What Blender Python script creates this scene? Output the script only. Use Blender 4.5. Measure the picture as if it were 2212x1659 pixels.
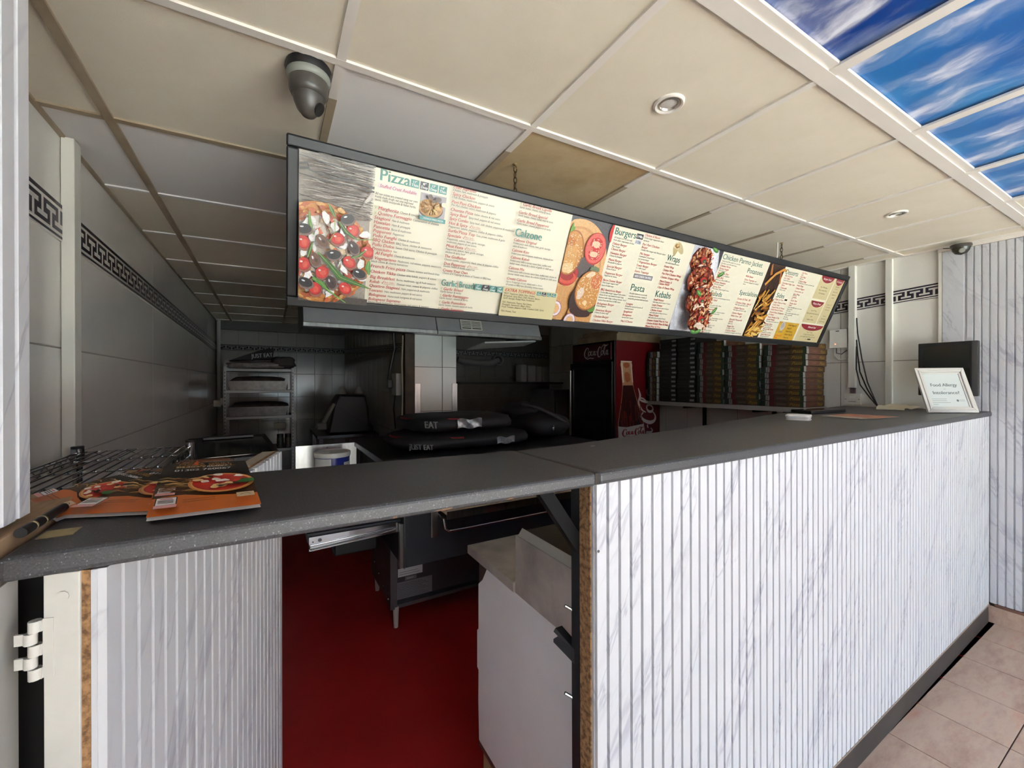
import bpy, math, random
from math import sin, cos, pi, radians, atan2, sqrt
from mathutils import Vector, Matrix
random.seed(7)
for _o in list(bpy.data.objects): bpy.data.objects.remove(_o)
SC = bpy.context.scene
COL = SC.collection
CZ = 1.517                                            # lens height above the floor

# ---------------------------------------------------------------- camera
cam_d = bpy.data.cameras.new('camera'); cam = bpy.data.objects.new('camera', cam_d); COL.objects.link(cam)
cam_d.sensor_width = 36.0; cam_d.lens = 36.0 * 900.1 / 2212.0; cam_d.clip_start = 0.02; cam_d.clip_end = 200
_y, _p, _r = 0.52722, -0.00252, -0.00078
_F = Vector((sin(_y) * cos(_p), cos(_y) * cos(_p), sin(_p))); _R = Vector((cos(_y), -sin(_y), 0)); _U = _R.cross(_F)
_R2 = _R * cos(_r) + _U * sin(_r); _U2 = -_R * sin(_r) + _U * cos(_r)
cam.matrix_world = Matrix(((_R2.x, _U2.x, -_F.x, 0), (_R2.y, _U2.y, -_F.y, 0), (_R2.z, _U2.z, -_F.z, CZ), (0, 0, 0, 1)))
SC.camera = cam

# ---------------------------------------------------------------- daylight: an overcast sky over the street behind the camera
W = bpy.data.worlds.new('World'); SC.world = W; W.use_nodes = True
_n = W.node_tree.nodes; _bg = _n['Background']
_bg.inputs['Color'].default_value = (0.66, 0.90, 1.03, 1); _bg.inputs['Strength'].default_value = 2.2
SC.view_settings.view_transform = 'Standard'; SC.view_settings.look = 'None'; SC.view_settings.gamma = 1.0
SC.view_settings.use_curve_mapping = False
SC.view_settings.exposure = 2.92
SC.cycles.diffuse_bounces = 8; SC.cycles.max_bounces = 14
# high sun over the street, added to brighten the ceiling by bounce: it lights the pavement, the houses opposite and a strip of shop floor by the glazing
_sd = bpy.data.lights.new('sun', 'SUN'); _sd.energy = 22.0; _sd.angle = radians(0.6); _sd.color = (0.82, 0.98, 1.02)
_so = bpy.data.objects.new('sun', _sd); COL.objects.link(_so); _so.rotation_euler = (radians(32), 0, radians(-12)); _so.location = (0, -8, 9)
# the open shop front lets that sky in: a portal tells the renderer where it comes from
_pd = bpy.data.lights.new('shop_front_portal', 'AREA'); _pd.shape = 'RECTANGLE'; _pd.size = 4.3; _pd.size_y = 2.3
_po = bpy.data.objects.new('shop_front_portal', _pd); COL.objects.link(_po)
_po.location = (1.84, -4.18, 1.35); _po.rotation_euler = (radians(90), 0, 0)
_pd.cycles.is_portal = True

# ---------------------------------------------------------------- colour / material helpers
def lin(c):
    c = c / 255.0
    return c / 12.92 if c <= 0.04045 else ((c + 0.055) / 1.055) ** 2.4
def rgb(c): return (lin(c[0]), lin(c[1]), lin(c[2]), 1.0)
MATS = {}
def nn(nt, t, **k):
    n = nt.nodes.new(t)
    for a, v in k.items(): setattr(n, a, v)
    return n
def mat(name, c, rough=0.5, metal=0.0, var=0.0, vscale=8.0, c2=None, bump=0.0, bscale=60.0, coat=0.0, emit=0.0, stretch=None, alpha=1.0, trans=0.0, spec=0.5, contrast=None):
    """plain procedural material: two tones mixed by noise, fine bump"""
    if name in MATS: return MATS[name]
    m = bpy.data.materials.new(name); m.use_nodes = True; nt = m.node_tree; b = nt.nodes['Principled BSDF']
    b.inputs['Base Color'].default_value = rgb(c); b.inputs['Roughness'].default_value = rough; b.inputs['Metallic'].default_value = metal
    b.inputs['Specular IOR Level'].default_value = spec
    if coat: b.inputs['Coat Weight'].default_value = coat; b.inputs['Coat Roughness'].default_value = 0.08
    if trans: b.inputs['Transmission Weight'].default_value = trans
    if alpha < 1: b.inputs['Alpha'].default_value = alpha
    if emit: b.inputs['Emission Color'].default_value = rgb(c); b.inputs['Emission Strength'].default_value = emit
    if var or c2 or bump:
        tc = nn(nt, 'ShaderNodeTexCoord'); mp = nn(nt, 'ShaderNodeMapping'); nt.links.new(tc.outputs['Object'], mp.inputs['Vector'])
        if stretch: mp.inputs['Scale'].default_value = stretch
    if var or c2:
        no = nn(nt, 'ShaderNodeTexNoise'); no.inputs['Scale'].default_value = vscale; no.inputs['Detail'].default_value = 6; no.inputs['Roughness'].default_value = 0.6
        nt.links.new(mp.outputs[0], no.inputs['Vector'])
        mx = nn(nt, 'ShaderNodeMix', data_type='RGBA')
        if c2 is None:
            d = [max(0, x * (1 - var)) for x in c]; c2 = d
        mx.inputs[6].default_value = rgb(c); mx.inputs[7].default_value = rgb(c2)
        rp = nn(nt, 'ShaderNodeMapRange'); lo, hi = contrast or (0.35, 0.7); rp.inputs[1].default_value = lo; rp.inputs[2].default_value = hi
        nt.links.new(no.outputs[0], rp.inputs[0]); nt.links.new(rp.outputs[0], mx.inputs[0]); nt.links.new(mx.outputs[2], b.inputs['Base Color'])
    if bump:
        n2 = nn(nt, 'ShaderNodeTexNoise'); n2.inputs['Scale'].default_value = bscale; n2.inputs['Detail'].default_value = 3
        nt.links.new(mp.outputs[0], n2.inputs['Vector'])
        bp = nn(nt, 'ShaderNodeBump'); bp.inputs['Strength'].default_value = bump; bp.inputs['Distance'].default_value = 0.002
        nt.links.new(n2.outputs[0], bp.inputs['Height']); nt.links.new(bp.outputs[0], b.inputs['Normal'])
    MATS[name] = m
    return m
def ramp(nt, stops, interp='LINEAR'):
    r = nn(nt, 'ShaderNodeValToRGB'); e = r.color_ramp.elements; r.color_ramp.interpolation = interp
    while len(e) < len(stops): e.new(0.5)
    for x, (p, c) in zip(e, stops): x.position = p; x.color = rgb(c)
    return r
def math_n(nt, op, a, b=None):
    n = nn(nt, 'ShaderNodeMath', operation=op)
    for i, x in enumerate((a, b)):
        if x is None: continue
        if isinstance(x, (int, float)): n.inputs[i].default_value = x
        else: nt.links.new(x, n.inputs[i])
    return n.outputs[0]

def marble_mat():
    """white plastic cladding printed with steep grey-mauve marble veins"""
    m = bpy.data.materials.new('marble_cladding'); m.use_nodes = True; nt = m.node_tree; b = nt.nodes['Principled BSDF']
    g = nn(nt, 'ShaderNodeNewGeometry'); sp = nn(nt, 'ShaderNodeSeparateXYZ'); nt.links.new(g.outputs['Position'], sp.inputs[0])
    h = math_n(nt, 'ADD', sp.outputs[0], math_n(nt, 'MULTIPLY', sp.outputs[1], 1.0))       # runs along either wall direction
    cb = nn(nt, 'ShaderNodeCombineXYZ'); nt.links.new(h, cb.inputs[0]); nt.links.new(sp.outputs[2], cb.inputs[1])
    tot = None
    for ang, sc, wid, seed, st in ((60, 9.0, 0.028, 0.0, 0.55), (66, 16.0, 0.024, 3.7, 0.5), (55, 6.0, 0.028, 8.1, 0.45)):
        mp = nn(nt, 'ShaderNodeMapping'); mp.inputs['Rotation'].default_value = (0, 0, radians(-ang)); mp.inputs['Location'].default_value = (seed, seed, 0)
        nt.links.new(cb.outputs[0], mp.inputs['Vector'])
        s2 = nn(nt, 'ShaderNodeMapping'); s2.inputs['Scale'].default_value = (0.22, 1.0, 1); nt.links.new(mp.outputs[0], s2.inputs['Vector'])
        no = nn(nt, 'ShaderNodeTexNoise'); no.inputs['Scale'].default_value = sc; no.inputs['Detail'].default_value = 4; no.inputs['Roughness'].default_value = 0.55
        nt.links.new(s2.outputs[0], no.inputs['Vector'])
        v = math_n(nt, 'ABSOLUTE', math_n(nt, 'SUBTRACT', no.outputs[0], 0.5))
        v = math_n(nt, 'SUBTRACT', 1.0, math_n(nt, 'MINIMUM', math_n(nt, 'DIVIDE', v, wid), 1.0))
        n3 = nn(nt, 'ShaderNodeTexNoise'); n3.inputs['Scale'].default_value = sc * 0.7; nt.links.new(s2.outputs[0], n3.inputs['Vector'])
        k = nn(nt, 'ShaderNodeMapRange'); k.inputs[1].default_value = 0.51; k.inputs[2].default_value = 0.62; nt.links.new(n3.outputs[0], k.inputs[0])
        v = math_n(nt, 'MULTIPLY', math_n(nt, 'MULTIPLY', v, k.outputs[0]), st)
        tot = v if tot is None else math_n(nt, 'MAXIMUM', tot, v)
    mx = nn(nt, 'ShaderNodeMix', data_type='RGBA'); mx.inputs[6].default_value = rgb((200, 201, 205)); mx.inputs[7].default_value = rgb((132, 132, 152))
    nt.links.new(tot, mx.inputs[0]); nt.links.new(mx.outputs[2], b.inputs['Base Color']); b.inputs['Roughness'].default_value = 0.42
    return m
def sky_mat():
    """printed sky panel: deep blue with streaky cloud, in the panel's own 0..1 coordinates"""
    m = bpy.data.materials.new('printed_sky'); m.use_nodes = True; nt = m.node_tree; b = nt.nodes['Principled BSDF']
    tc = nn(nt, 'ShaderNodeTexCoord')
    wn = nn(nt, 'ShaderNodeTexNoise'); wn.inputs['Scale'].default_value = 2.3; wn.inputs['Detail'].default_value = 3; nt.links.new(tc.outputs['UV'], wn.inputs['Vector'])
    wv = nn(nt, 'ShaderNodeVectorMath', operation='MULTIPLY_ADD'); nt.links.new(wn.outputs[1], wv.inputs[0]); wv.inputs[1].default_value = (0.35, 0.35, 0); nt.links.new(tc.outputs['UV'], wv.inputs[2])
    mp = nn(nt, 'ShaderNodeMapping'); mp.inputs['Rotation'].default_value = (0, 0, radians(-35)); mp.inputs['Scale'].default_value = (2.6, 0.9, 1); mp.inputs['Location'].default_value = (1.3, 2.2, 0)
    nt.links.new(wv.outputs[0], mp.inputs['Vector'])
    no = nn(nt, 'ShaderNodeTexNoise'); no.inputs['Scale'].default_value = 1.5; no.inputs['Detail'].default_value = 9; no.inputs['Roughness'].default_value = 0.58; no.inputs['Distortion'].default_value = 0.25
    nt.links.new(mp.outputs[0], no.inputs['Vector'])
    cl = ramp(nt, [(0.46, (0, 0, 0)), (0.56, (120, 120, 120)), (0.68, (255, 255, 255))]); nt.links.new(no.outputs[0], cl.inputs[0])
    bl = nn(nt, 'ShaderNodeTexNoise'); bl.inputs['Scale'].default_value = 1.1; bl.inputs['Detail'].default_value = 1; nt.links.new(tc.outputs['UV'], bl.inputs['Vector'])
    sky = ramp(nt, [(0.35, (10, 62, 140)), (0.5, (24, 104, 178)), (0.65, (66, 140, 200))]); nt.links.new(bl.outputs[0], sky.inputs[0])
    mx = nn(nt, 'ShaderNodeMix', data_type='RGBA'); nt.links.new(cl.outputs[0], mx.inputs[0]); nt.links.new(sky.outputs[0], mx.inputs[6]); mx.inputs[7].default_value = rgb((226, 228, 238))
    nt.links.new(mx.outputs[2], b.inputs['Base Color']); b.inputs['Roughness'].default_value = 0.35
    b.inputs['Specular IOR Level'].default_value = 0.3
    return m
def speck_mat(name, base, speck, rough):
    m = bpy.data.materials.new(name); m.use_nodes = True; nt = m.node_tree; b = nt.nodes['Principled BSDF']
    tc = nn(nt, 'ShaderNodeTexCoord')
    a = nn(nt, 'ShaderNodeTexNoise'); a.inputs['Scale'].default_value = 420; a.inputs['Detail'].default_value = 2; nt.links.new(tc.outputs['Object'], a.inputs['Vector'])
    r = ramp(nt, [(0.3, [x * 0.75 for x in base]), (0.55, base), (0.66, base), (0.74, speck)]); nt.links.new(a.outputs[0], r.inputs[0])
    nt.links.new(r.outputs[0], b.inputs['Base Color']); b.inputs['Roughness'].default_value = rough
    return m
def terracotta_mat():
    m = bpy.data.materials.new('terracotta'); m.use_nodes = True; nt = m.node_tree; b = nt.nodes['Principled BSDF']
    g = nn(nt, 'ShaderNodeNewGeometry'); mp = nn(nt, 'ShaderNodeMapping'); mp.inputs['Scale'].default_value = (0.45, 1.5, 1); mp.inputs['Rotation'].default_value = (0, 0, radians(20)); nt.links.new(g.outputs['Position'], mp.inputs['Vector'])
    oi = nn(nt, 'ShaderNodeObjectInfo')
    a = nn(nt, 'ShaderNodeTexNoise'); a.noise_dimensions = '4D'; a.inputs['Scale'].default_value = 6; a.inputs['Detail'].default_value = 8; a.inputs['Roughness'].default_value = 0.7
    nt.links.new(mp.outputs[0], a.inputs['Vector']); nt.links.new(math_n(nt, 'MULTIPLY', oi.outputs['Random'], 20.0), a.inputs['W'])
    r = ramp(nt, [(0.25, (140, 108, 96)), (0.43, (176, 146, 130)), (0.55, (190, 164, 146)), (0.7, (186, 138, 120))]); nt.links.new(a.outputs[0], r.inputs[0])
    nt.links.new(r.outputs[0], b.inputs['Base Color']); b.inputs['Roughness'].default_value = 0.55
    return m
def print_mat(name, rough=0.32, noise=0.0, nscale=90.0, gain=1.0):
    """flat print: colours come from the mesh, a fine grain breaks them up"""
    m = bpy.data.materials.new(name); m.use_nodes = True; nt = m.node_tree; b = nt.nodes['Principled BSDF']
    at = nn(nt, 'ShaderNodeVertexColor'); at.layer_name = 'Col'
    out = at.outputs[0]
    if gain != 1.0:
        gn = nn(nt, 'ShaderNodeVectorMath', operation='SCALE'); nt.links.new(out, gn.inputs[0]); gn.inputs['Scale'].default_value = gain; out = gn.outputs[0]
    if noise:
        tc = nn(nt, 'ShaderNodeTexCoord'); no = nn(nt, 'ShaderNodeTexNoise'); no.inputs['Scale'].default_value = nscale; no.inputs['Detail'].default_value = 5; no.inputs['Roughness'].default_value = 0.7
        nt.links.new(tc.outputs['Object'], no.inputs['Vector'])
        mr = nn(nt, 'ShaderNodeMapRange'); mr.inputs[1].default_value = 0.25; mr.inputs[2].default_value = 0.75; mr.inputs[3].default_value = 1 - noise; mr.inputs[4].default_value = 1 + noise
        nt.links.new(no.outputs[0], mr.inputs[0])
        mu = nn(nt, 'ShaderNodeVectorMath', operation='SCALE'); nt.links.new(out, mu.inputs[0]); nt.links.new(mr.outputs[0], mu.inputs['Scale']); out = mu.outputs[0]
    nt.links.new(out, b.inputs['Base Color']); b.inputs['Roughness'].default_value = rough
    return m

# ---------------------------------------------------------------- mesh builder
ROOTM = {}
def top_of(o):
    while o.parent: o = o.parent
    return o
class MB:
    def __init__(s): s.v = []; s.f = []
    def add(s, vs, fs):
        n = len(s.v); s.v += [tuple(x) for x in vs]; s.f += [tuple(i + n for i in f) for f in fs]; return s
    def box(s, x0, x1, y0, y1, z0, z1):
        return s.add([(x0, y0, z0), (x1, y0, z0), (x1, y1, z0), (x0, y1, z0), (x0, y0, z1), (x1, y0, z1), (x1, y1, z1), (x0, y1, z1)],
                     [(3, 2, 1, 0), (4, 5, 6, 7), (0, 1, 5, 4), (1, 2, 6, 5), (2, 3, 7, 6), (3, 0, 4, 7)])
    def prism(s, poly, vec):
        """polygon of 3-D points swept along vec"""
        n = len(poly); a = [Vector(p) for p in poly]; w = Vector(vec); b = [p + w for p in a]
        nrm = Vector((0, 0, 0))
        for i in range(n): nrm += a[i].cross(a[(i + 1) % n])
        fs = [tuple(range(n)), tuple(range(2 * n - 1, n - 1, -1))] + [(i, i + n, (i + 1) % n + n, (i + 1) % n) for i in range(n)]
        if nrm.dot(w) > 0: fs = [tuple(reversed(f)) for f in fs]
        return s.add(a + b, fs)
    def bar(s, p, q, w, h, up=(0, 0, 1)):
        p = Vector(p); q = Vector(q); d = (q - p).normalized(); u = Vector(up)
        if abs(d.dot(u)) > 0.99: u = Vector((0, 1, 0))
        sx = d.cross(u).normalized() * (w / 2); sy = sx.cross(d).normalized() * (h / 2)
        return s.prism([p - sx - sy, p + sx - sy, p + sx + sy, p - sx + sy], q - p)
    def cyl(s, p, q, r, r2=None, n=14, caps=True):
        p = Vector(p); q = Vector(q); r2 = r if r2 is None else r2; d = (q - p).normalized()
        u = d.cross(Vector((0, 0, 1)) if abs(d.z) < 0.9 else Vector((1, 0, 0))).normalized(); w = d.cross(u)
        vs = []
        for c, rr in ((p, r), (q, r2)):
            for i in range(n): a = 2 * pi * i / n; vs.append(c + (u * cos(a) + w * sin(a)) * rr)
        fs = [(i, (i + 1) % n, n + (i + 1) % n, n + i) for i in range(n)]
        if caps: fs += [tuple(range(n - 1, -1, -1)), tuple(range(n, 2 * n))]
        return s.add(vs, fs)
    def tube(s, path, r, n=8, closed=False):
        P = [Vector(p) for p in path]; m = len(P); vs = []; fs = []; pu = None
        for i in range(m):
            a = P[i - 1] if (i > 0 or closed) else P[i]; b = P[(i + 1) % m] if (i < m - 1 or closed) else P[i]
            d = (b - a).normalized()
            if pu is None: pu = d.cross(Vector((0, 0, 1)) if abs(d.z) < 0.9 else Vector((1, 0, 0))).normalized()
            u = (pu - d * pu.dot(d)).normalized(); pu = u; w = d.cross(u); rr = r[i] if isinstance(r, (list, tuple)) else r
            vs += [P[i] + (u * cos(2 * pi * k / n) + w * sin(2 * pi * k / n)) * rr for k in range(n)]
        for i in range(m if closed else m - 1):
            j = (i + 1) % m
            fs += [(i * n + k, i * n + (k + 1) % n, j * n + (k + 1) % n, j * n + k) for k in range(n)]
        if not closed: fs += [tuple(range(n - 1, -1, -1)), tuple(range((m - 1) * n, m * n))]
        return s.add(vs, fs)
    def lathe(s, prof, c, n=20, axis=None):
        """profile (r, h) turned about an axis through c"""
        ax = Vector(axis or (0, 0, 1)).normalized(); u = ax.cross(Vector((1, 0, 0)) if abs(ax.x) < 0.9 else Vector((0, 1, 0))).normalized(); w = ax.cross(u); c = Vector(c)
        vs = []; fs = []
        for r, h in prof: vs += [c + ax * h + (u * cos(2 * pi * k / n) + w * sin(2 * pi * k / n)) * r for k in range(n)]
        for i in range(len(prof) - 1): fs += [(i * n + k, i * n + (k + 1) % n, (i + 1) * n + (k + 1) % n, (i + 1) * n + k) for k in range(n)]
        if prof[0][0] > 1e-6: fs.append(tuple(range(n - 1, -1, -1)))
        if prof[-1][0] > 1e-6: fs.append(tuple(range((len(prof) - 1) * n, len(prof) * n)))
        return s.add(vs, fs)
    def grid(s, fn, nu, nv):
        vs = [fn(i / nu, j / nv) for j in range(nv + 1) for i in range(nu + 1)]
        return s.add(vs, [(j * (nu + 1) + i, j * (nu + 1) + i + 1, (j + 1) * (nu + 1) + i + 1, (j + 1) * (nu + 1) + i) for j in range(nv) for i in range(nu)])
    def blob(s, c, rx, ry, rz, n=16, m=10, pw=1.0, jit=0.0, seed=1):
        """rounded lump (superellipsoid), for bags and bundles"""
        rnd = random.Random(seed); vs = []; fs = []
        f = lambda t: math.copysign(abs(t) ** pw, t)
        for j in range(m + 1):
            ph = -pi / 2 + pi * j / m
            for i in range(n):
                th = 2 * pi * i / n; k = 1 + (rnd.random() - 0.5) * jit
                vs.append((c[0] + rx * k * f(cos(ph)) * f(cos(th)), c[1] + ry * k * f(cos(ph)) * f(sin(th)), c[2] + rz * k * f(sin(ph))))
        for j in range(m): fs += [(j * n + i, j * n + (i + 1) % n, (j + 1) * n + (i + 1) % n, (j + 1) * n + i) for i in range(n)]
        return s.add(vs, fs)
    def build(s, name, m, parent=None, smooth=None, bevel=0.0, local=False, uv=None):
        me = bpy.data.meshes.new(name)
        vs = s.v
        if parent is not None and not local:
            inv = ROOTM.get(top_of(parent).name, Matrix.Identity(4)).inverted(); vs = [inv @ Vector(v) for v in vs]
        me.from_pydata(vs, [], s.f); me.materials.append(m)
        if smooth is not None:
            for p in me.polygons: p.use_smooth = True
            me.set_sharp_from_angle(angle=radians(smooth))
        o = bpy.data.objects.new(name, me); COL.objects.link(o)
        if parent is not None: o.parent = parent
        if bevel:
            bv = o.modifiers.new('bevel', 'BEVEL'); bv.width = bevel; bv.segments = 2; bv.limit_method = 'ANGLE'; bv.angle_limit = radians(40)
        me.validate(); me.update()
        return o
def tag(o, label=None, cat=None, group=None, kind=None):
    if label: o['label'] = label
    if cat: o['category'] = cat
    if group: o['group'] = group
    if kind: o['kind'] = kind
    return o
def thing(name, label, cat, loc=(0, 0, 0), rot=(0, 0, 0), group=None, kind=None):
    o = bpy.data.objects.new(name, None); COL.objects.link(o); o.empty_display_size = 0.05
    o.location = loc; o.rotation_euler = rot
    from mathutils import Euler
    ROOTM[o.name] = Matrix.Translation(loc) @ Euler(rot).to_matrix().to_4x4()
    return tag(o, label, cat, group, kind)
def inst(src, parent, loc, name=None):
    """another piece that shares the mesh of src (which sits at the origin of its thing)"""
    o = bpy.data.objects.new(name or src.name.split('.')[0], src.data); COL.objects.link(o); o.parent = parent; o.location = loc
    for md in src.modifiers:
        if md.type == 'BEVEL':
            b = o.modifiers.new('bevel', 'BEVEL'); b.width = md.width; b.segments = md.segments; b.limit_method = 'ANGLE'
    return o
def copy_tree(root, loc, rotz=None, label=None):
    r = root.copy(); COL.objects.link(r); r.location = loc
    if rotz is not None: r.rotation_euler = (0, 0, rotz)
    if label: r['label'] = label
    for ch in root.children:
        c = ch.copy(); COL.objects.link(c); c.parent = r
        for g in ch.children:
            d = g.copy(); COL.objects.link(d); d.parent = c
    return r
def bx(name, m, parent, x0, x1, y0, y1, z0, z1, bevel=0.0, local=False):
    return MB().box(x0, x1, y0, y1, z0, z1).build(name, m, parent, bevel=bevel, local=local)

# ---------------------------------------------------------------- flat print: coloured shapes and lettering laid on a surface
class Print:
    def __init__(s, fn, eps=0.00012): s.fn = fn; s.P = []; s.T = []; s.h = 0.0004; s.eps = eps
    def up(s, k=1): s.h += s.eps * k; return s
    def poly(s, pts, c, lift=True):
        s.P.append(([s.fn(a, b, s.h) for a, b in pts], [tuple(range(len(pts)))], c))
        if lift: s.h += s.eps
        return s
    def rect(s, a0, a1, b0, b1, c): return s.poly([(a0, b0), (a1, b0), (a1, b1), (a0, b1)], c)
    def ell(s, a, b, ra, rb, c, rot=0.0, n=20, jit=0.0, clip=None, lift=True):
        pts = []
        for i in range(n):
            t = 2 * pi * i / n; k = 1 + (random.random() - 0.5) * jit; x = ra * k * cos(t); y = rb * k * sin(t)
            p = [a + x * cos(rot) - y * sin(rot), b + x * sin(rot) + y * cos(rot)]
            if clip: p[0] = min(max(p[0], clip[0]), clip[1]); p[1] = min(max(p[1], clip[2]), clip[3])
            pts.append(tuple(p))
        return s.poly(pts, c, lift)
    def arc(s, a, b, r0, r1, t0, t1, c, n=16, ky=1.0):
        o = [(a + r1 * cos(t0 + (t1 - t0) * i / n), b + ky * r1 * sin(t0 + (t1 - t0) * i / n)) for i in range(n + 1)]
        q = [(a + r0 * cos(t0 + (t1 - t0) * i / n), b + ky * r0 * sin(t0 + (t1 - t0) * i / n)) for i in range(n, -1, -1)]
        return s.poly(o + q, c)
    def stroke(s, path, w, c, clip=None):
        """line of changing width w (number or list) through the points"""
        m = len(path); L = []; R = []
        for i in range(m):
            x0, y0 = path[max(i - 1, 0)]; x1, y1 = path[min(i + 1, m - 1)]; d = sqrt((x1 - x0) ** 2 + (y1 - y0) ** 2) or 1e-9
            ww = (w[i] if isinstance(w, (list, tuple)) else w) / 2; nx, ny = -(y1 - y0) / d * ww, (x1 - x0) / d * ww
            L.append((path[i][0] + nx, path[i][1] + ny)); R.append((path[i][0] - nx, path[i][1] - ny))
        cl = (lambda p: (min(max(p[0], clip[0]), clip[1]), min(max(p[1], clip[2]), clip[3]))) if clip else (lambda p: p)
        V = [s.fn(*cl(p), s.h) for p in L + R]
        s.P.append((V, [(i, i + 1, m + i + 1, m + i) for i in range(m - 1)], c)); s.h += s.eps
        return s
    def text(s, st, a, b, cap, c, width=None, cw=None, shear=0.0, bold=0.0, align=0, flip=1, clip=None, rot=0.0):
        """one line; (a, b) is its left end (align 1: centre) at mid height; cap is the capital height"""
        s.T.append((st, a, b, cap, c, width, cw, shear, bold, align, s.h, flip, clip, rot)); return s
    def build(s, name, m, parent, label=None, local=False):
        obs = []
        for t in s.T:
            cu = bpy.data.curves.new('t', 'FONT'); cu.body = t[0]; cu.resolution_u = 2 if t[3] < 0.02 else 4; cu.shear = t[7]; cu.fill_mode = 'FRONT'
            o = bpy.data.objects.new('t', cu); COL.objects.link(o); obs.append(o)
        if obs:
            bpy.context.view_layer.update(); dg = bpy.context.evaluated_depsgraph_get()
            for o, (st, a, b, cap, c, width, cw, sh, bo, al, h, fl, clip, rot) in zip(obs, s.T):
                e = o.evaluated_get(dg); me = e.to_mesh()
                if len(me.vertices):
                    xs = [v.co.x for v in me.vertices]; x0, x1 = min(xs), max(xs); nat = max(x1 - x0, 1e-6)
                    ky = cap / 0.70; kx = ky
                    if cw: width = cw * len(st)
                    if width: kx = width / nat
                    off = -nat * kx / 2 if al == 1 else 0
                    V = []
                    for v in me.vertices:
                        lx = off + (v.co.x - x0) * kx; ly = (v.co.y - 0.35) * ky
                        if rot: lx, ly = lx * cos(rot) - ly * sin(rot), lx * sin(rot) + ly * cos(rot)
                        q = [a + lx, b - ly * fl]
                        if clip: q[0] = min(max(q[0], clip[0]), clip[1]); q[1] = min(max(q[1], clip[2]), clip[3])
                        V.append(s.fn(q[0], q[1], h))
                    s.P.append((V, [tuple(p.vertices) for p in me.polygons], c))
                    if bo:
                        D = s.fn(a + cap * min(bo * 4.5, 0.07), b, h + 0.00004) - s.fn(a, b, h); s.P.append(([v + D for v in V], [tuple(p.vertices) for p in me.polygons], c))
                e.to_mesh_clear(); cu = o.data; bpy.data.objects.remove(o); bpy.data.curves.remove(cu)
        vs = []; fs = []; cs = []
        for V, F, c in s.P:
            n = len(vs); vs += V; fs += [tuple(i + n for i in f) for f in F]; cs += [rgb(c)] * len(V)
        if parent is not None and not local:
            inv = ROOTM.get(top_of(parent).name, Matrix.Identity(4)).inverted(); vs = [inv @ Vector(v) for v in vs]
        me = bpy.data.meshes.new(name); me.from_pydata(vs, [], fs); me.materials.append(m)
        at = me.color_attributes.new('Col', 'FLOAT_COLOR', 'POINT'); at.data.foreach_set('color', [x for c in cs for x in c])
        o = bpy.data.objects.new(name, me); COL.objects.link(o)
        if parent is not None: o.parent = parent
        if label: o['label'] = label
        return o

# ---------------------------------------------------------------- shared materials
M_marble = marble_mat(); M_sky = sky_mat(); M_terra = terracotta_mat()
M_top = speck_mat('charcoal_laminate', (66, 66, 68), (150, 152, 156), 0.42)
M_print = print_mat('print_gloss', 0.38); M_mprint = print_mat('menu_print', 0.36, gain=0.74); M_mphoto = print_mat('menu_photo', 0.34, 0.28, 150.0, gain=0.78); M_photo = print_mat('print_photo', 0.34, 0.32, 150.0)
M_white = mat('white_gloss_paint', (206, 204, 197), 0.4, var=0.06, bump=0.15, bscale=40)
M_plastic = mat('white_plastic', (224, 222, 212), 0.35)
M_tile = mat('white_wall_tile', (228, 226, 218), 0.16, var=0.03, vscale=3)
M_tile_d = mat('shaded_kitchen_tile', (152, 150, 142), 0.14, var=0.05, vscale=3)  # white tile again, colour lowered to put the back kitchen's shade into it
M_grout = mat('grout', (120, 114, 104), 0.9)
M_ceil = mat('cream_ceiling_tile', (228, 219, 201), 0.9, c2=(216, 206, 186), vscale=2.2, bump=0.25, bscale=420)
M_ceil_new = mat('fresh_white_ceiling_tile', (224, 221, 218), 0.9, bump=0.25, bscale=420)
M_ceil_old = mat('smoke_stained_ceiling_tile', (196, 176, 138), 0.9, c2=(168, 142, 100), vscale=3.0, bump=0.25, bscale=420)
M_bar = mat('white_ceiling_bar', (226, 219, 210), 0.4)
M_bar_old = mat('stained_ceiling_bar', (172, 156, 132), 0.5, c2=(150, 132, 108), vscale=5)
M_steel = mat('brushed_steel', (178, 176, 172), 0.3, 1.0, var=0.15, vscale=30, stretch=(1, 1, 0.1), bump=0.05)
M_tile_r = mat('shaded_rear_tile', (104, 100, 92), 0.25, var=0.15, vscale=3)  # white tiles too; the bay's shade is put into their darker colour
M_leg = mat('satin_leg', (206, 204, 200), 0.3, 0.45)
M_grout_l = mat('pale_grout', (150, 144, 134), 0.9)
M_bprint = print_mat('box_print', 0.7, gain=0.55)
M_dprint = print_mat('dim_print', 0.6, gain=0.35)  # border print darkened in colour to go with the shaded back tiles
M_chrome = mat('chrome', (190, 190, 192), 0.15, 1.0)
M_dsteel = mat('dark_steel', (92, 92, 98), 0.35, 1.0, var=0.2, vscale=10)
M_black = mat('black_plastic', (22, 22, 24), 0.4)
M_blackm = mat('black_metal', (30, 32, 36), 0.42, 0.3, var=0.3, vscale=14)
M_redfloor = mat('red_kitchen_floor', (178, 34, 32), 0.5, c2=(160, 28, 26), vscale=3, bump=0.3, bscale=300)
M_chip = mat('raw_chipboard', (168, 128, 88), 0.9, c2=(104, 74, 48), vscale=90, bump=0.5, bscale=120, contrast=(0.42, 0.62))
M_timber = mat('bare_timber', (176, 146, 112), 0.8, c2=(140, 112, 84), vscale=9, stretch=(6, 1, 1), bump=0.3)
M_navy = mat('navy_border_print', (38, 30, 46), 0.25)
M_dark = mat('dark_void', (16, 15, 15), 0.9)

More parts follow.
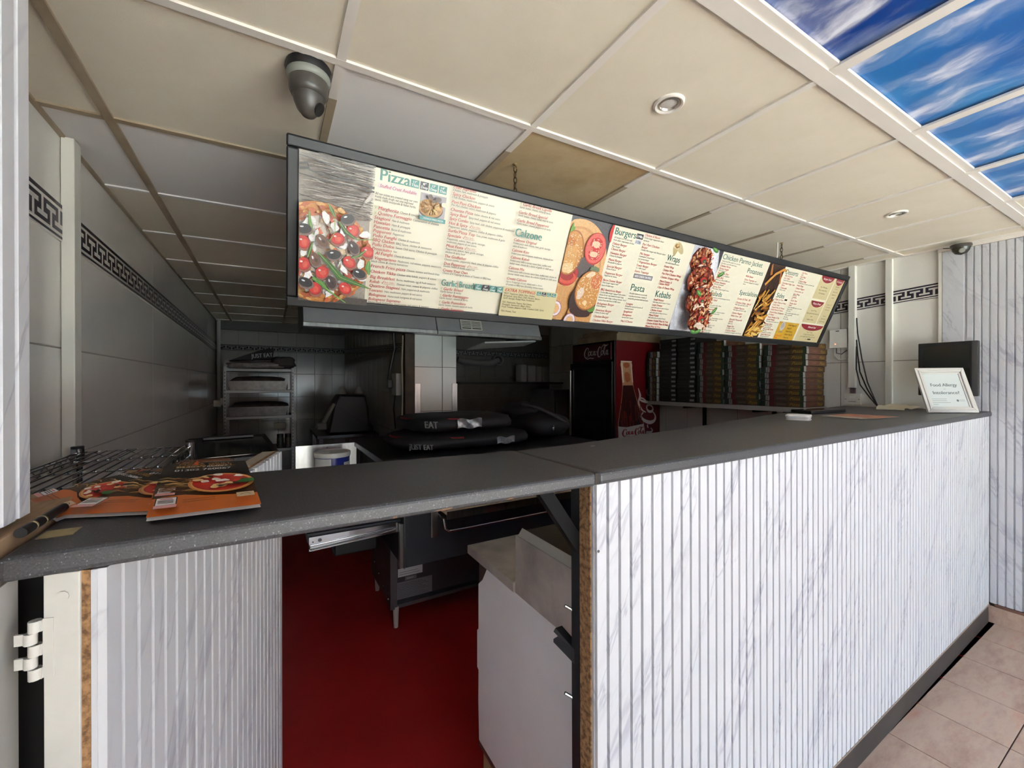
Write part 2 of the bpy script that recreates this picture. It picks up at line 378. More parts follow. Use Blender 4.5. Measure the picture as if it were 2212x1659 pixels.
# ================================================================ THE ROOM
def tile_wall(parent, P0, du, n, length, rows, tw, m, start=0.0, gap=0.0016, th=0.004, vgap=None):
    """single wall tiles from P0 along du; n is the direction the wall faces"""
    proto = {}; vg = gap if vgap is None else vgap
    u = start
    while u < length - 0.005:
        a, b = max(u, 0.0), min(u + tw, length)
        if b - a > 0.01:
            for z0, z1 in rows:
                w = round(b - a - vg * 2, 4); h = round(z1 - z0 - gap * 2, 4); key = (w, h)
                loc = (P0[0] + du[0] * (a + vg), P0[1] + du[1] * (a + vg), z0 + gap)
                if key not in proto:
                    A = Vector((0, 0, 0)); U = Vector((du[0], du[1], 0)) * w; Z = Vector((0, 0, h)); N = Vector((n[0], n[1], 0)) * th
                    mb = MB(); e = 0.0015; Ui = Vector((du[0], du[1], 0)) * e; Zi = Vector((0, 0, e))
                    mb.add([A, U, U + Z, Z, A + N + Ui + Zi, U + N - Ui + Zi, U + Z + N - Ui - Zi, Z + N + Ui - Zi],
                           [(4, 5, 6, 7), (0, 1, 5, 4), (1, 2, 6, 5), (2, 3, 7, 6), (3, 0, 4, 7)])
                    o = mb.build('wall_tile', m, parent, local=True); o.location = loc; proto[key] = o
                else: inst(proto[key], parent, loc)
        u += tw
def greek(parent, P0, du, n, length, z0, z1, per=0.095, slope=0.0, phase=0.0):
    """border of tiles printed with a navy key pattern"""
    fn = lambda a, b, h: Vector((P0[0] + du[0] * a + n[0] * (0.006 + h), P0[1] + du[1] * a + n[1] * (0.006 + h), z0 + slope * a + b * (z1 - z0)))
    mb = MB(); A = [fn(0, 0, -0.006), fn(length, 0, -0.006), fn(length, 1, -0.006), fn(0, 1, -0.006)]
    mb.prism(A, Vector((n[0], n[1], 0)) * 0.006)
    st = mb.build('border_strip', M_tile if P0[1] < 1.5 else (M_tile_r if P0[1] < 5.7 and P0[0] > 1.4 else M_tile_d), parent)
    p = Print(fn); D = (40, 32, 48); L = (208, 204, 196)
    p.rect(0, length, 0.89, 1.0, D); p.rect(0, length, 0.05, 0.12, D); p.rect(0, length, 0.2, 0.81, D)
    k = -1
    while k * per + phase < length + per:
        o = k * per + phase
        c = lambda x: min(max(o + x * per, 0), length)
        for pts in ([(0.19, 0.18), (0.31, 0.18), (0.31, 0.58), (0.53, 0.58), (0.53, 0.70), (-0.03, 0.70), (-0.03, 0.58), (0.19, 0.58)],
                    [(0.69, 0.83), (0.81, 0.83), (0.81, 0.43), (1.03, 0.43), (1.03, 0.31), (0.47, 0.31), (0.47, 0.43), (0.69, 0.43)]):
            if c(pts[0][0]) < c(pts[1][0]): p.poly([(c(x), y) for x, y in pts], L, lift=False)
        k += 1
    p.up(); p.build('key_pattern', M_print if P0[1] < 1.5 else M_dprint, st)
def slat_mesh(w0, w1, d, h):
    """one raised flute of the cladding: x across, -y out, z up"""
    return MB().prism([(-w0 / 2, 0, 0), (-w1 / 2, -d, 0), (w1 / 2, -d, 0), (w0 / 2, 0, 0)], (0, 0, h))

# floor ----------------------------------------------------------
floor = thing('floor', None, None, kind='structure')
bx('kitchen_floor', M_redfloor, floor, -0.75, 4.1, 0.735, 6.9, -0.06, 0.0)
bx('grout_bed', mat('floor_grout', (92, 70, 62), 0.9), floor, -0.75, 4.1, -4.3, 0.735, -0.06, -0.004)
_t = MB().box(0.002, 0.3315, 0.002, 0.3315, -0.004, 0.0).build('floor_tile', M_terra, floor, bevel=0.0012, local=True); _first = True
for i in range(13):
    for j in range(15):
        x = -0.352 + 0.3335 * i; y = 0.452 - 0.3335 * j
        if x > 3.95 or y < -4.3: continue
        if _first: _t.location = (x, y, 0); _first = False
        else: inst(_t, floor, (x, y, 0))
# last strip of tiles up to the counter plinth
_t2 = MB().box(0.002, 0.3315, 0.002, 0.281, -0.004, 0.0).build('floor_tile', M_terra, floor, bevel=0.0012, local=True); _t2.location = (-0.352, 0.7855 - 0.3335 + 0.3335, 0)
_t2.location = (-0.352, 0.7855, 0); bpy.data.objects.remove(_t2)

# ceiling: a slightly racked grid, 600 mm module ------------------
ceiling = thing('ceiling', None, None, (0, 0, CZ + 0.8477), (-0.00183, -0.01684, 0), kind='structure')
bx('ceiling_void', M_dark, ceiling, -0.8, 4.15, -4.3, 6.95, 0.05, 0.1, local=True)
GX = [0.1642 + 0.6 * i for i in range(-2, 8)]; GY = [-4.22 + 0.6 * j for j in range(0, 20)]     # GY[8] = 0.58 carries the wide bar
_ct = {}
for i in range(len(GX) - 1):
    for j in range(len(GY) - 1):
        x0, x1, y0, y1 = max(GX[i], -0.61), min(GX[i + 1], 3.985), max(GY[j], -4.2), min(GY[j + 1], 6.75)
        if x1 - x0 < 0.02 or y1 - y0 < 0.02: continue
        skyp = y1 < 0.6 and 0.1 < x0 and x1 < 3.2
        gi, gj = round((GX[i] - 0.1642) / 0.6), round((GY[j] - 0.58) / 0.6)
        m = M_ceil; kind = 'c'
        if (gi, gj) == (0, 1): m, kind = M_ceil_new, 'n'
        elif (gi, gj) == (1, 1): m, kind = M_ceil_old, 'o'
        elif (gi, gj) in ((-1, 2), (-2, 2), (0, 2)): m, kind = M_ceil_new, 'n'
        key = (round(x1 - x0, 3), round(y1 - y0, 3), kind, skyp)
        if skyp:
            w, h = x1 - x0, y1 - y0
            mb = MB().box(0, w, 0, h, 0.006, 0.012)
            o = mb.build('sky_panel', M_sky, ceiling, local=True); o.location = (x0, y0, 0.006)
            uvl = o.data.uv_layers.new(name='UVMap'); du, dv = {0: (1.7, 2.9), 1: (0.35, 0.6), 2: (0, 0), 3: (0, 0), 4: (0, 0)}.get(gi, (0, 0))
            for lp in o.data.loops:
                c = o.data.vertices[lp.vertex_index].co; uvl.data[lp.index].uv = (c.x / w + du, c.y / h + dv)
        elif key in _ct: inst(_ct[key], ceiling, (x0, y0, 0))
        else:
            o = MB().box(0, x1 - x0, 0, y1 - y0, 0.003, 0.015).build('ceiling_tile', m, ceiling, local=True); o.location = (x0, y0, 0); _ct[key] = o
M_brow = M_bar_old
for y in GY:                                             # bars along x, in lengths: the left lengths have yellowed
    if y > 6.7 or y < -4.18: continue
    wide = abs(y - 0.58) < 0.01
    if wide:
        bx('grid_bar', M_bar, ceiling, -0.61, 3.985, y - 0.021, y + 0.021, -0.004, 0.004, local=True)
        bx('grid_bar', M_bar, ceiling, -0.61, 3.985, y - 0.046, y - 0.0212, 0.0005, 0.010, local=True)
    elif y < 0.6: bx('grid_bar', M_bar, ceiling, -0.61, 3.985, y - 0.02, y + 0.02, -0.003, 0.004, local=True)
    elif y < 1.3: bx('grid_bar', M_bar, ceiling, -0.61, 3.985, y - 0.012, y + 0.012, -0.004, 0.004, local=True)
    else:
        bx('grid_bar', M_bar_old if y < 2 else M_ceil_new, ceiling, -0.61, 0.15, y - 0.012, y + 0.012, -0.003, 0.004, local=True)
        bx('grid_bar', M_bar_old, ceiling, 0.15, 3.985, y - 0.012, y + 0.012, -0.003, 0.004, local=True)
for k, x in enumerate(GX):
    if x < -0.55 or x > 3.95: continue
    if x < 0: bx('grid_bar', M_bar_old, ceiling, x - 0.013, x + 0.013, 0.7, 6.75, -0.005, 0.004, local=True); bx('grid_bar', M_bar, ceiling, x - 0.013, x + 0.013, -4.2, 0.7, -0.005, 0.004, local=True)
    else:
        bx('grid_bar', M_bar, ceiling, x - 0.012, x + 0.012, 0.6, 1.34, -0.0035, 0.004, local=True)
        bx('grid_bar', M_bar_old, ceiling, x - 0.012, x + 0.012, 1.34, 6.75, -0.0035, 0.004, local=True)
        bx('grid_bar', M_bar, ceiling, x - 0.02, x + 0.02, -4.2, 0.56, -0.0035, 0.004, local=True)
bx('edge_trim', M_bar, ceiling, 3.93, 3.985, -4.2, 5.6, -0.006, 0.004, local=True)
bx('edge_trim', M_bar_old, ceiling, -0.612, -0.595, 0.8, 6.75, -0.006, 0.004, local=True)

# left wall ------------------------------------------------------
wl = thing('wall_left', None, None, kind='structure')
bx('backing', M_grout_l, wl, -0.75, -0.612, 0.79, 6.9, 0.0, 2.36)
ROWS = [(0.13, 0.507), (0.507, 0.884), (0.884, 1.261), (1.261, 1.636), (1.636, 2.012), (2.012, 2.356)]
tile_wall(wl, (-0.612, 0.80), (0, 1), (1, 0), 5.95, ROWS, 1.27, M_tile, start=-0.07, gap=0.0015, vgap=0.0003)
greek(wl, (-0.608, 0.80), (0, 1), (1, 0), 5.93, 2.01, 2.132, per=0.118, slope=-0.0142)
# back wall, left bay
wb = thing('wall_back', None, None, kind='structure')
bx('backing', M_grout, wb, -0.75, 1.2, 6.752, 6.9, 0.0, 2.4)
bx('cornice', mat('grey_cornice', (96, 94, 90), 0.8), wb, -0.605, 1.0, 6.70, 6.752, 2.235, 2.36)
RB = [(0.01, 0.335), (0.335, 0.663), (0.663, 0.991), (0.991, 1.319), (1.319, 1.647), (1.647, 1.955), (2.035, 2.235)]
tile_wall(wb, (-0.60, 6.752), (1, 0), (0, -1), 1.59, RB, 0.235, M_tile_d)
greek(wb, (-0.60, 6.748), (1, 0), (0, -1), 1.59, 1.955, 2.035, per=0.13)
# tiled nib between the two bays, its brown post and steel corner guards
wm = thing('wall_middle', None, None, kind='structure')
bx('backing', M_grout, wm, 0.993, 1.45, 3.503, 6.752, 0.0, 2.4)
RS = [(0.01, 0.36), (0.36, 0.72), (0.72, 1.08), (1.08, 1.43), (1.43, 1.78), (1.86, 2.2)]
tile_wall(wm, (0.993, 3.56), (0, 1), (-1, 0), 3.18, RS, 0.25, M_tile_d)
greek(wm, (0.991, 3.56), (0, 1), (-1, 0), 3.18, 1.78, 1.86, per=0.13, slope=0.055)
RC = [(0.12, 0.504), (0.504, 0.888), (0.888, 1.272), (1.272, 1.656), (1.656, 2.04)]
tile_wall(wm, (1.07, 3.503), (1, 0), (0, -1), 0.252, RC, 0.252, M_tile)
tile_wall(wm, (1.324, 3.503), (1, 0), (0, -1), 0.134, RC, 0.134, M_tile)
bx('timber_post', mat('brown_timber', (84, 66, 50), 0.7, var=0.3), wm, 0.985, 1.066, 3.47, 3.56, 0.0, 2.3)
bx('corner_guard', M_steel, wm, 1.071, 1.122, 3.488, 3.498, 0.3, 1.512, bevel=0.002)
bx('corner_guard', M_steel, wm, 1.412, 1.462, 3.488, 3.498, 0.3, 1.512, bevel=0.002)
# rear wall of the right bay
wr = thing('wall_rear', None, None, kind='structure')
bx('backing', M_grout, wr, 1.45, 4.1, 5.602, 5.75, 0.0, 2.46)
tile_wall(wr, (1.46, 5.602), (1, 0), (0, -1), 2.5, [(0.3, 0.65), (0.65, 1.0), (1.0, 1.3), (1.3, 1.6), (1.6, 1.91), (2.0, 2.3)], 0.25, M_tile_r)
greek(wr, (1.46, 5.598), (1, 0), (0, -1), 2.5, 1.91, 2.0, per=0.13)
# right wall: tiles in the kitchen, fluted cladding on the customer side
wR = thing('wall_right', None, None, kind='structure')
bx('backing', M_grout, wR, 3.968, 4.1, -4.3, 5.75, 0.0, 2.46)
tile_wall(wR, (3.968, 0.995), (0, 1), (-1, 0), 4.6, [(0.42, 0.84), (0.84, 1.258), (1.258, 1.677), (1.677, 2.10), (2.10, 2.45)], 0.2845, M_tile)
greek(wR, (3.965, 0.995), (0, 1), (-1, 0), 1.0, 2.106, 2.202, per=0.098, slope=-0.062)
bx('cladding_panel', M_marble, wR, 3.951, 3.968, -4.2, 0.985, 0.125, 2.40)
bx('cladding_edge', M_marble, wR, 3.943, 3.951, 0.872, 0.975, 0.125, 2.40, bevel=0.002)
bx('corner_bead', M_plastic, wR, 3.945, 3.968, 0.976, 0.996, 0.1, 2.41, bevel=0.003)
_sl = MB().prism([(0, -0.0145, 0), (-0.008, -0.0125, 0), (-0.008, 0.0125, 0), (0, 0.0145, 0)], (0, 0, 2.275)).build('slat', M_marble, wR, local=True)
_sl.location = (3.951, 0.846, 0.125)
for k in range(1, 70): inst(_sl, wR, (3.951, 0.846 - 0.0345 * k, 0.125))
_sk = MB().box(-0.012, 0, 0.002, 0.3315, 0, 0.105).build('skirting_tile', M_terra, wR, bevel=0.002, local=True); _sk.location = (3.951, 0.452, 0)
for k in range(1, 15): inst(_sk, wR, (3.951, 0.452 - 0.3335 * k, 0))
bx('skirting_fillet', mat('brown_fillet', (110, 78, 66), 0.8), wR, 3.938, 3.951, -4.2, 0.735, 0.106, 0.122)
bx('ceiling_filler', M_bar, wR, 3.94, 3.968, -4.2, 0.995, 2.402, 2.44)
# left pier beside the flap: cladding above, painted post below, bare timber sill between
wp = thing('wall_pier', None, None, kind='structure')
bx('pier_core', M_white, wp, -0.75, -0.287, -4.3, 0.80, 1.338, 2.36)
bx('cladding_panel', M_marble, wp, -0.287, -0.281, -4.2, 0.802, 1.345, 2.36)
_sl = MB().prism([(0, -0.0155, 0), (0.006, -0.0135, 0), (0.006, 0.0135, 0), (0, 0.0155, 0)], (0, 0, 1.015)).build('slat', M_marble, wp, local=True)
_sl.location = (-0.281, 0.7865, 1.345)
for k in range(1, 40): inst(_sl, wp, (-0.281, 0.7865 - 0.0371 * k, 1.345))
bx('sill_board', M_timber, wp, -0.61, -0.270, 0.30, 0.985, 1.285, 1.336, bevel=0.003)
bx('lower_wall', M_white, wp, -0.75, -0.30, -4.3, 0.79, 0.0, 1.285)
bx('painted_post', M_white, wp, -0.30, -0.268, 0.45, 0.752, 0.0, 1.285, bevel=0.003)
bx('gap_shade_board', M_dark, wp, -0.61, -0.262, 0.80, 0.815, 0.0, 1.283)  # added dark board standing in for the black shade in the gap
MB().prism([(-0.2675, 0.45, 1.284), (-0.2675, 0.742, 1.284), (-0.2675, 0.742, 1.272), (-0.2675, 0.60, 1.19), (-0.2675, 0.45, 1.12)], (0.002, 0, 0)).build('filler_piece', M_white, wp)
# shop front behind the camera: open glazing bay between piers
wf = thing('wall_front', None, None, kind='structure')
M_ext = mat('shopfront_paint', (120, 116, 110), 0.6)
bx('stall_riser', M_ext, wf, -0.3, 3.97, -4.35, -4.22, 0.0, 0.35)
bx('lintel', M_ext, wf, -0.3, 3.97, -4.35, -4.22, 2.25, 2.5)
for x in (-0.34, 1.2, 2.6, 3.93): bx('mullion', M_ext, wf, x, x + 0.07, -4.32, -4.26, 0.35, 2.25)
ex = thing('exterior', None, None, kind='structure')
bx('pavement', mat('pavement', (150, 146, 140), 0.9), ex, -20, 24, -30, -4.36, -0.12, -0.02)
bx('house_front', mat('red_brick', (158, 108, 90), 0.9, var=0.2), ex, -20, 24, -17.2, -17, 0, 5.0)
bx('parked_van', mat('van_white', (225, 226, 228), 0.4), ex, -3, 2.4, -11.5, -9.6, 0.3, 1.5, bevel=0.1)

# painted-in trunkings and pipes -----------------------------------
t1 = bx('trim_1', M_plastic, None, 3.925, 3.964, 1.455, 1.500, 1.478, 2.43, bevel=0.003); tag(t1, kind='structure')
t2 = bx('trim_2', M_plastic, None, 3.935, 3.964, 1.236, 1.276, 1.330, 2.43, bevel=0.003); tag(t2, kind='structure')
t3 = bx('trim_3', M_plastic, None, -0.606, -0.572, 1.975, 2.035, 0.3, 2.35, bevel=0.003); tag(t3, kind='structure')
t4 = MB().cyl((-0.565, 6.55, 1.2), (-0.565, 6.55, 2.33), 0.022, n=12).build('trim_4', mat('grey_pipe', (170, 168, 162), 0.4), None, smooth=40); tag(t4, kind='structure')
t5 = bx('trim_5', M_plastic, None, 3.945, 3.964, 1.462, 1.492, 1.30, 1.345, bevel=0.002); tag(t5, kind='structure')

# ================================================================ THE COUNTER
CT = (0.630, 0.708, 0.0); CR = (0, -0.0042, 0.01513)
ctr = thing('counter', 'long shop counter clad in white marble print fluted panels, dark plinth below', 'counter', CT, CR)
L = 3.305
MB().box(0, L, 0.016, 0.052, 0.03, 1.2895).build('carcass_board', M_chip, ctr, local=True)
MB().box(0.004, L, 0.0085, 0.016, 0.10, 1.289).build('cladding_panel', M_marble, ctr, local=True)
_s = slat_mesh(0.0305, 0.0285, 0.0085, 1.189).build('slat', M_marble, ctr, local=True); _s.location = (0.0205, 0.0085, 0.10)
for k in range(1, 89): inst(_s, ctr, (0.0205 + 0.03712 * k, 0.0085, 0.10))
MB().box(0.0, L, 0.002, 0.016, -0.018, 0.098).build('plinth', mat('dark_plinth', (60, 54, 51), 0.6, c2=(46, 41, 39), vscale=6), ctr, bevel=0.002, local=True)
MB().box(0.0, L, -0.003, 0.010, 0.0982, 0.1025).build('plinth_edge', mat('beige_plinth_edge', (150, 132, 118), 0.8), ctr, local=True)
MB().box(0.0, 0.03, 0.053, 0.083, 0.0, 1.28).build('steel_post', M_blackm, ctr, bevel=0.001, local=True)
for z in (0.12, 0.62, 1.14):
    MB().cyl((0.0105, 0.001, z), (0.0105, -0.0012, z), 0.0032, n=10).build('screw', M_dsteel, ctr, local=True)
def slab(poly, z0, z1): return MB().prism([(x, y, z0) for x, y in poly], (0, 0, z1 - z0))
wt = slab([(0.004, -0.012), (L + 0.004, -0.012), (L + 0.004, 0.275), (L + 0.022, 0.287), (L + 0.022, 0.78), (2.1, 0.66), (1.52, 0.555), (0.9, 0.44), (0.57, 0.40), (0.22, 0.345), (0.004, 0.338)], 1.2905, 1.3205).build('worktop', M_top, ctr, bevel=0.009, local=True)
wt.modifiers['bevel'].segments = 3
# lifting flap with its own slab, hinge and strut
flap = thing('counter_flap', 'dark grey hinged worktop flap bridging the gap, chipped lower edge', 'counter flap', (-0.247, 0.70, 1.2905))
fo = slab([(-0.266, 0.693), (0.618, 0.695), (0.618, 1.052), (-0.02, 1.092), (-0.266, 1.092)], 1.2905, 1.3195).build('slab', M_top, flap, bevel=0.009); fo.modifiers['bevel'].segments = 3; fo.modifiers['bevel'].width = 0.007
MB().prism([(0.6195, 0.70, 1.2925), (0.6195, 1.045, 1.2925), (0.6195, 1.045, 1.3175), (0.6195, 0.70, 1.3175)], (0.010, 0, 0)).build('joint_strip', mat('worn_joint', (58, 50, 44), 0.8), flap)
hg = MB().cyl((-0.262, 0.738, 1.335), (-0.262, 0.86, 1.335), 0.0062, n=14).build('hinge', M_black, flap, smooth=40)
for yy in (0.764, 0.79): MB().cyl((-0.262, yy, 1.335), (-0.262, yy + 0.003, 1.335), 0.0067, n=14).build('hinge_ring', mat('tan_tape', (150, 136, 104), 0.6), hg, smooth=40)
MB().box(-0.256, -0.222, 0.757, 0.79, 1.3197, 1.3206).build('tape_patch', mat('masking_tape', (164, 148, 108), 0.7, var=0.15, vscale=30), flap)
MB().bar((0.518, 0.765, 1.286), (0.648, 0.775, 1.11), 0.030, 0.022, up=(0, 1, 0)).build('strut', mat('strut_black', (14, 14, 15), 0.75, spec=0.2), flap)
for (cx, cy, r) in ((0.268, 0.6955, 0.018), (0.18, 0.6955, 0.005), (0.40, 0.6957, 0.008)):
    MB().blob((cx, cy, 1.2945), r, 0.0015, 0.0022, n=10, m=6, jit=0.5, seed=int(cx * 100)).build('chip_patch', mat('chipped_edge', (120, 94, 72), 0.9), flap)
# half door, swung open into the kitchen
GA = radians(76.8)
gd = thing('half_door', 'open half door clad in white fluted marble print, below the flap', 'door', (-0.19, 0.70, 0), (0, 0, GA))
GW = 0.93
MB().box(0, GW, 0.0, 0.0085, 0.03, 1.289).build('chipboard_skin', M_chip, gd, local=True)
MB().box(0.004, GW - 0.004, 0.0085, 0.043, 0.03, 1.289).build('door_core', mat('bare_board_top', (172, 162, 144), 0.8, var=0.08), gd, local=True)
MB().box(-0.003, 0.004, 0.0086, 0.043, 0.03, 1.2895).build('stile', M_white, gd, bevel=0.001, local=True)
MB().box(0.0, GW, -0.0065, -0.0005, 0.04, 1.2885).build('cladding_panel', M_marble, gd, local=True)
_s = slat_mesh(0.0305, 0.0285, 0.0085, 1.2485).build('slat', M_marble, gd, local=True); _s.location = (0.017, -0.0065, 0.04)
for k in range(1, 25): inst(_s, gd, (0.017 + 0.0371 * k, -0.0065, 0.04))
MB().box(GW, GW + 0.004, -0.012, 0.043, 0.04, 1.287).build('edge_strip', M_plastic, gd, local=True)
MB().cyl((-0.0036, 0.024, 1.262), (-0.0048, 0.024, 1.262), 0.006, n=10).build('screw', M_white, gd, local=True)
for z in (1.168,):
    hh = MB().box(-0.004, -0.002, 0.033, 0.043, z, z + 0.07).build('hinge', M_white, gd, local=True)
    for q in range(5):
        MB().cyl((-0.004, 0.05 + (0.004 if q % 2 else 0), z + 0.014 * q), (-0.004, 0.05 + (0.004 if q % 2 else 0), z + 0.014 * q + 0.013), 0.006, n=10).build('knuckle', M_white, hh, smooth=40, local=True)
        MB().box(-0.006, -0.003, 0.043 if q % 2 == 0 else 0.053, 0.05 if q % 2 == 0 else 0.068, z + 0.014 * q, z + 0.014 * q + 0.013).build('hinge_leaf', M_white, hh, local=True)

# ---------------------------------------------------------------- leaflets fanned on the flap
def leaflet(name, label, c, group, seed, z):
    """c: near-left, near-right, far-right, far-left corners in metres"""
    bl, br, tr, tl = [Vector(p) for p in c]
    def fn(a, b, h):
        p = bl * (1 - a) * (1 - b) + br * a * (1 - b) + tr * a * b + tl * (1 - a) * b
        return p + Vector((0, 0, h + 0.004 * sin(pi * b) * (1 - 0.5 * a)))
    t = thing(name, label, 'leaflet', tuple(bl), group=group)
    MB().grid(lambda a, b: fn(a, b, 0), 6, 8).build('front_page', mat('white_paper', (232, 228, 224), 0.5), t, smooth=60)
    MB().grid(lambda a, b: fn(a * 0.995, b, -0.0015 - 0.003 * (1 - b)), 6, 8).build('back_page', mat('white_paper', (232, 228, 224), 0.5), t, smooth=60)
    p = Print(fn); OR = (206, 104, 34); BK = (26, 20, 20)
    strips = 10
    for k in range(strips):
        b0, b1 = k / strips, (k + 1) / strips
        p.poly([(0, b0), (0.5, b0), (1, b0), (1, b1), (0.5, b1), (0, b1)], OR if b0 < 0.2 else ((74, 48, 30) if b0 < 0.6 else BK), lift=False)
    p.up()
    rnd = random.Random(seed)
    p.poly([(0, 0.19), (1, 0.19), (1, 0.20), (0.75, 0.205), (0.5, 0.23), (0.3, 0.275), (0.12, 0.27), (0, 0.24)], OR)
    for k in range(34):                                                    # fried noodles
        x = rnd.random() * 0.42; y = 0.29 + rnd.random() * 0.29; cc = rnd.choice([(196, 150, 76), (150, 96, 44), (228, 188, 110), (96, 62, 34), (170, 128, 66)])
        p.stroke([(x, y), (x + 0.08, y + 0.02), (x + 0.17, y - 0.01)], [0.008, 0.016, 0.006], cc, clip=(0, 1, 0, 1))
    cx, cy, rx, ry = 0.66, 0.41, 0.345, 0.19
    cl = (0.0, 0.995, 0, 1)
    p.ell(cx, cy, rx, ry, (206, 132, 62), n=30, clip=cl); p.ell(cx, cy, rx * 0.93, ry * 0.92, (226, 170, 100), n=30, clip=cl); p.ell(cx, cy, rx * 0.87, ry * 0.86, (196, 44, 34), n=30, clip=cl)
    for k in range(26):
        a = rnd.random() * 2 * pi; r = sqrt(rnd.random()) * 0.8; cc = rnd.choice([(240, 226, 208), (214, 60, 44), (236, 196, 130), (176, 26, 26), (246, 236, 222)])
        p.ell(cx + rx * r * cos(a), cy + ry * r * sin(a), 0.05, 0.026, cc, n=9, jit=0.5, clip=cl)
    for k in range(5):
        a = rnd.random() * 2 * pi; r = 0.3 + 0.4 * rnd.random(); p.ell(cx + rx * r * cos(a), cy + ry * r * sin(a), 0.03, 0.014, (40, 34, 26), n=8, jit=0.3, clip=cl)
    p.poly([(0.80, 0.34), (0.88, 0.39), (0.995, 0.40), (0.995, 0.33), (0.9, 0.31)], (40, 104, 44))
    p.stroke([(0.6, 0.30), (0.7, 0.31), (0.8, 0.305), (0.88, 0.32)], 0.012, (60, 40, 30))
    p.rect(0.05, 0.24, 0.05, 0.165, (52, 30, 18)); p.rect(0.06, 0.23, 0.058, 0.157, (236, 228, 224))
    for k in range(3): p.rect(0.075, 0.21, 0.08 + 0.016 * k, 0.088 + 0.016 * k, (40, 36, 36))
    p.rect(0.09, 0.2, 0.13, 0.14, (200, 90, 110)); p.rect(0.05, 0.24, 0.012, 0.05, (224, 158, 152))
    for k in range(2): p.rect(0.29, 0.58, 0.06 + 0.03 * k, 0.067 + 0.03 * k, (120, 58, 20))
    p.rect(0.78, 0.95, 0.055, 0.125, (214, 186, 148)); p.arc(0.865, 0.075, 0.045, 0.055, 0.3, pi - 0.3, (90, 60, 40), ky=0.5)
    p.text('01302 760067', 0.47, 0.66, 0.045, (246, 244, 242), width=0.62, bold=0.03, align=1, flip=-1)
    p.text('PIZZA GRILL', 0.5, 0.75, 0.06, (206, 150, 76), width=0.66, align=1, flip=-1, bold=0.01)
    p.poly([(0.34, 0.80), (0.37, 0.84), (0.36, 0.89), (0.40, 0.85), (0.42, 0.80)], (222, 84, 30))
    p.stroke([(0.15, 0.88), (0.85, 0.88)], 0.022, (150, 84, 40)); p.stroke([(0.2, 0.93), (0.8, 0.93)], 0.016, (120, 64, 34))
    p.build('cover_print', M_print, t)
    return t
g = 'menu leaflets on the flap'
zf = 1.3215
leaflet('menu_leaflet', 'leftmost orange menu leaflet, mostly under the others, by the pier', [(-0.318, 0.925, zf + 0.016), (-0.262, 0.838, zf + 0.003), (-0.150, 1.05, zf + 0.012), (-0.222, 1.10, zf + 0.02)], g, 3, 0)
leaflet('menu_leaflet', 'middle orange menu leaflet, its right half under the front one', [(-0.258, 0.842, zf + 0.006), (-0.120, 0.79, zf + 0.006), (-0.060, 1.06, zf + 0.016), (-0.188, 1.09, zf + 0.022)], g, 5, 0)
leaflet('menu_leaflet', 'dark topped menu leaflet sticking out behind the front one', [(-0.16, 0.83, zf + 0.011), (-0.03, 0.82, zf + 0.010), (-0.050, 1.08, zf + 0.026), (-0.178, 1.095, zf + 0.028)], g, 8, 0)
leaflet('menu_leaflet', 'front menu leaflet with pizza and white phone number, topmost', [(-0.147, 0.748, zf + 0.010), (-0.011, 0.738, zf + 0.012), (-0.044, 1.03, zf + 0.034), (-0.178, 1.045, zf + 0.034)], g, 5, 0)

# ================================================================ THE HANGING MENU BOARD
_psi, _tau = -0.021, 0.397
BP = Vector((0.0446, 1.40, 2.2575)); BEX = Vector((cos(_psi), sin(_psi), 0)); _nh = Vector((-sin(_psi), cos(_psi), 0))
BDN = Vector((0, 0, -1)) * cos(_tau) + _nh * sin(_tau); BOUT = -BEX.cross(BDN); BW, BH = 3.448, 0.518
bd = thing('menu_board', 'long black framed takeaway menu board hung on chains over the counter', 'menu board', tuple(BP))
def bf(a, b, h): return BP + BEX * a + BDN * b + BOUT * h
def bbox(name, m, a0, a1, b0, b1, h0, h1, parent=bd, bevel=0.0):
    return MB().prism([bf(a0, b0, h0), bf(a1, b0, h0), bf(a1, b1, h0), bf(a0, b1, h0)], BOUT * (h1 - h0)).build(name, m, parent, bevel=bevel)
M_frame = mat('black_aluminium', (19, 20, 22), 0.45, 0.0, c2=(27, 28, 30), vscale=9, bump=0.05)
bbox('back_box', M_blackm, 0.012, BW - 0.012, 0.012, BH - 0.012, -0.095, -0.004)
FW = 0.034
for a0, a1, b0, b1 in ((0, BW, 0, FW), (0, BW, BH - FW, BH), (0, FW, FW, BH - FW), (BW - FW, BW, FW, BH - FW)):
    bbox('frame_rail', M_frame, a0, a1, b0, b1, -0.02, 0.010, bevel=0.005)
CREAM = (243, 236, 212); TEAL = (62, 138, 124); DGRN = (48, 112, 96); RED = (190, 40, 44); INK = (58, 54, 48); LEAFG = (150, 176, 60)
SECT = [(0.03, 0.2505), (0.2505, 1.0625), (1.0625, 1.2945), (1.2945, 1.843), (1.843, 2.077), (2.077, 2.515), (2.515, 2.680), (2.680, BW - 0.03)]
PANEL = []
for k, (a, b) in enumerate(SECT):
    PANEL.append(bbox('menu_panel', mat('cream_menu_print', (213, 206, 185), 0.36) if k % 2 else mat('dark_photo_print', (64, 60, 60), 0.35), a, b, 0.028, BH - 0.028, -0.004, 0.0))
T0, T1 = 0.034, BH - 0.034
def clipw(a, b): return (a, b, T0, T1)
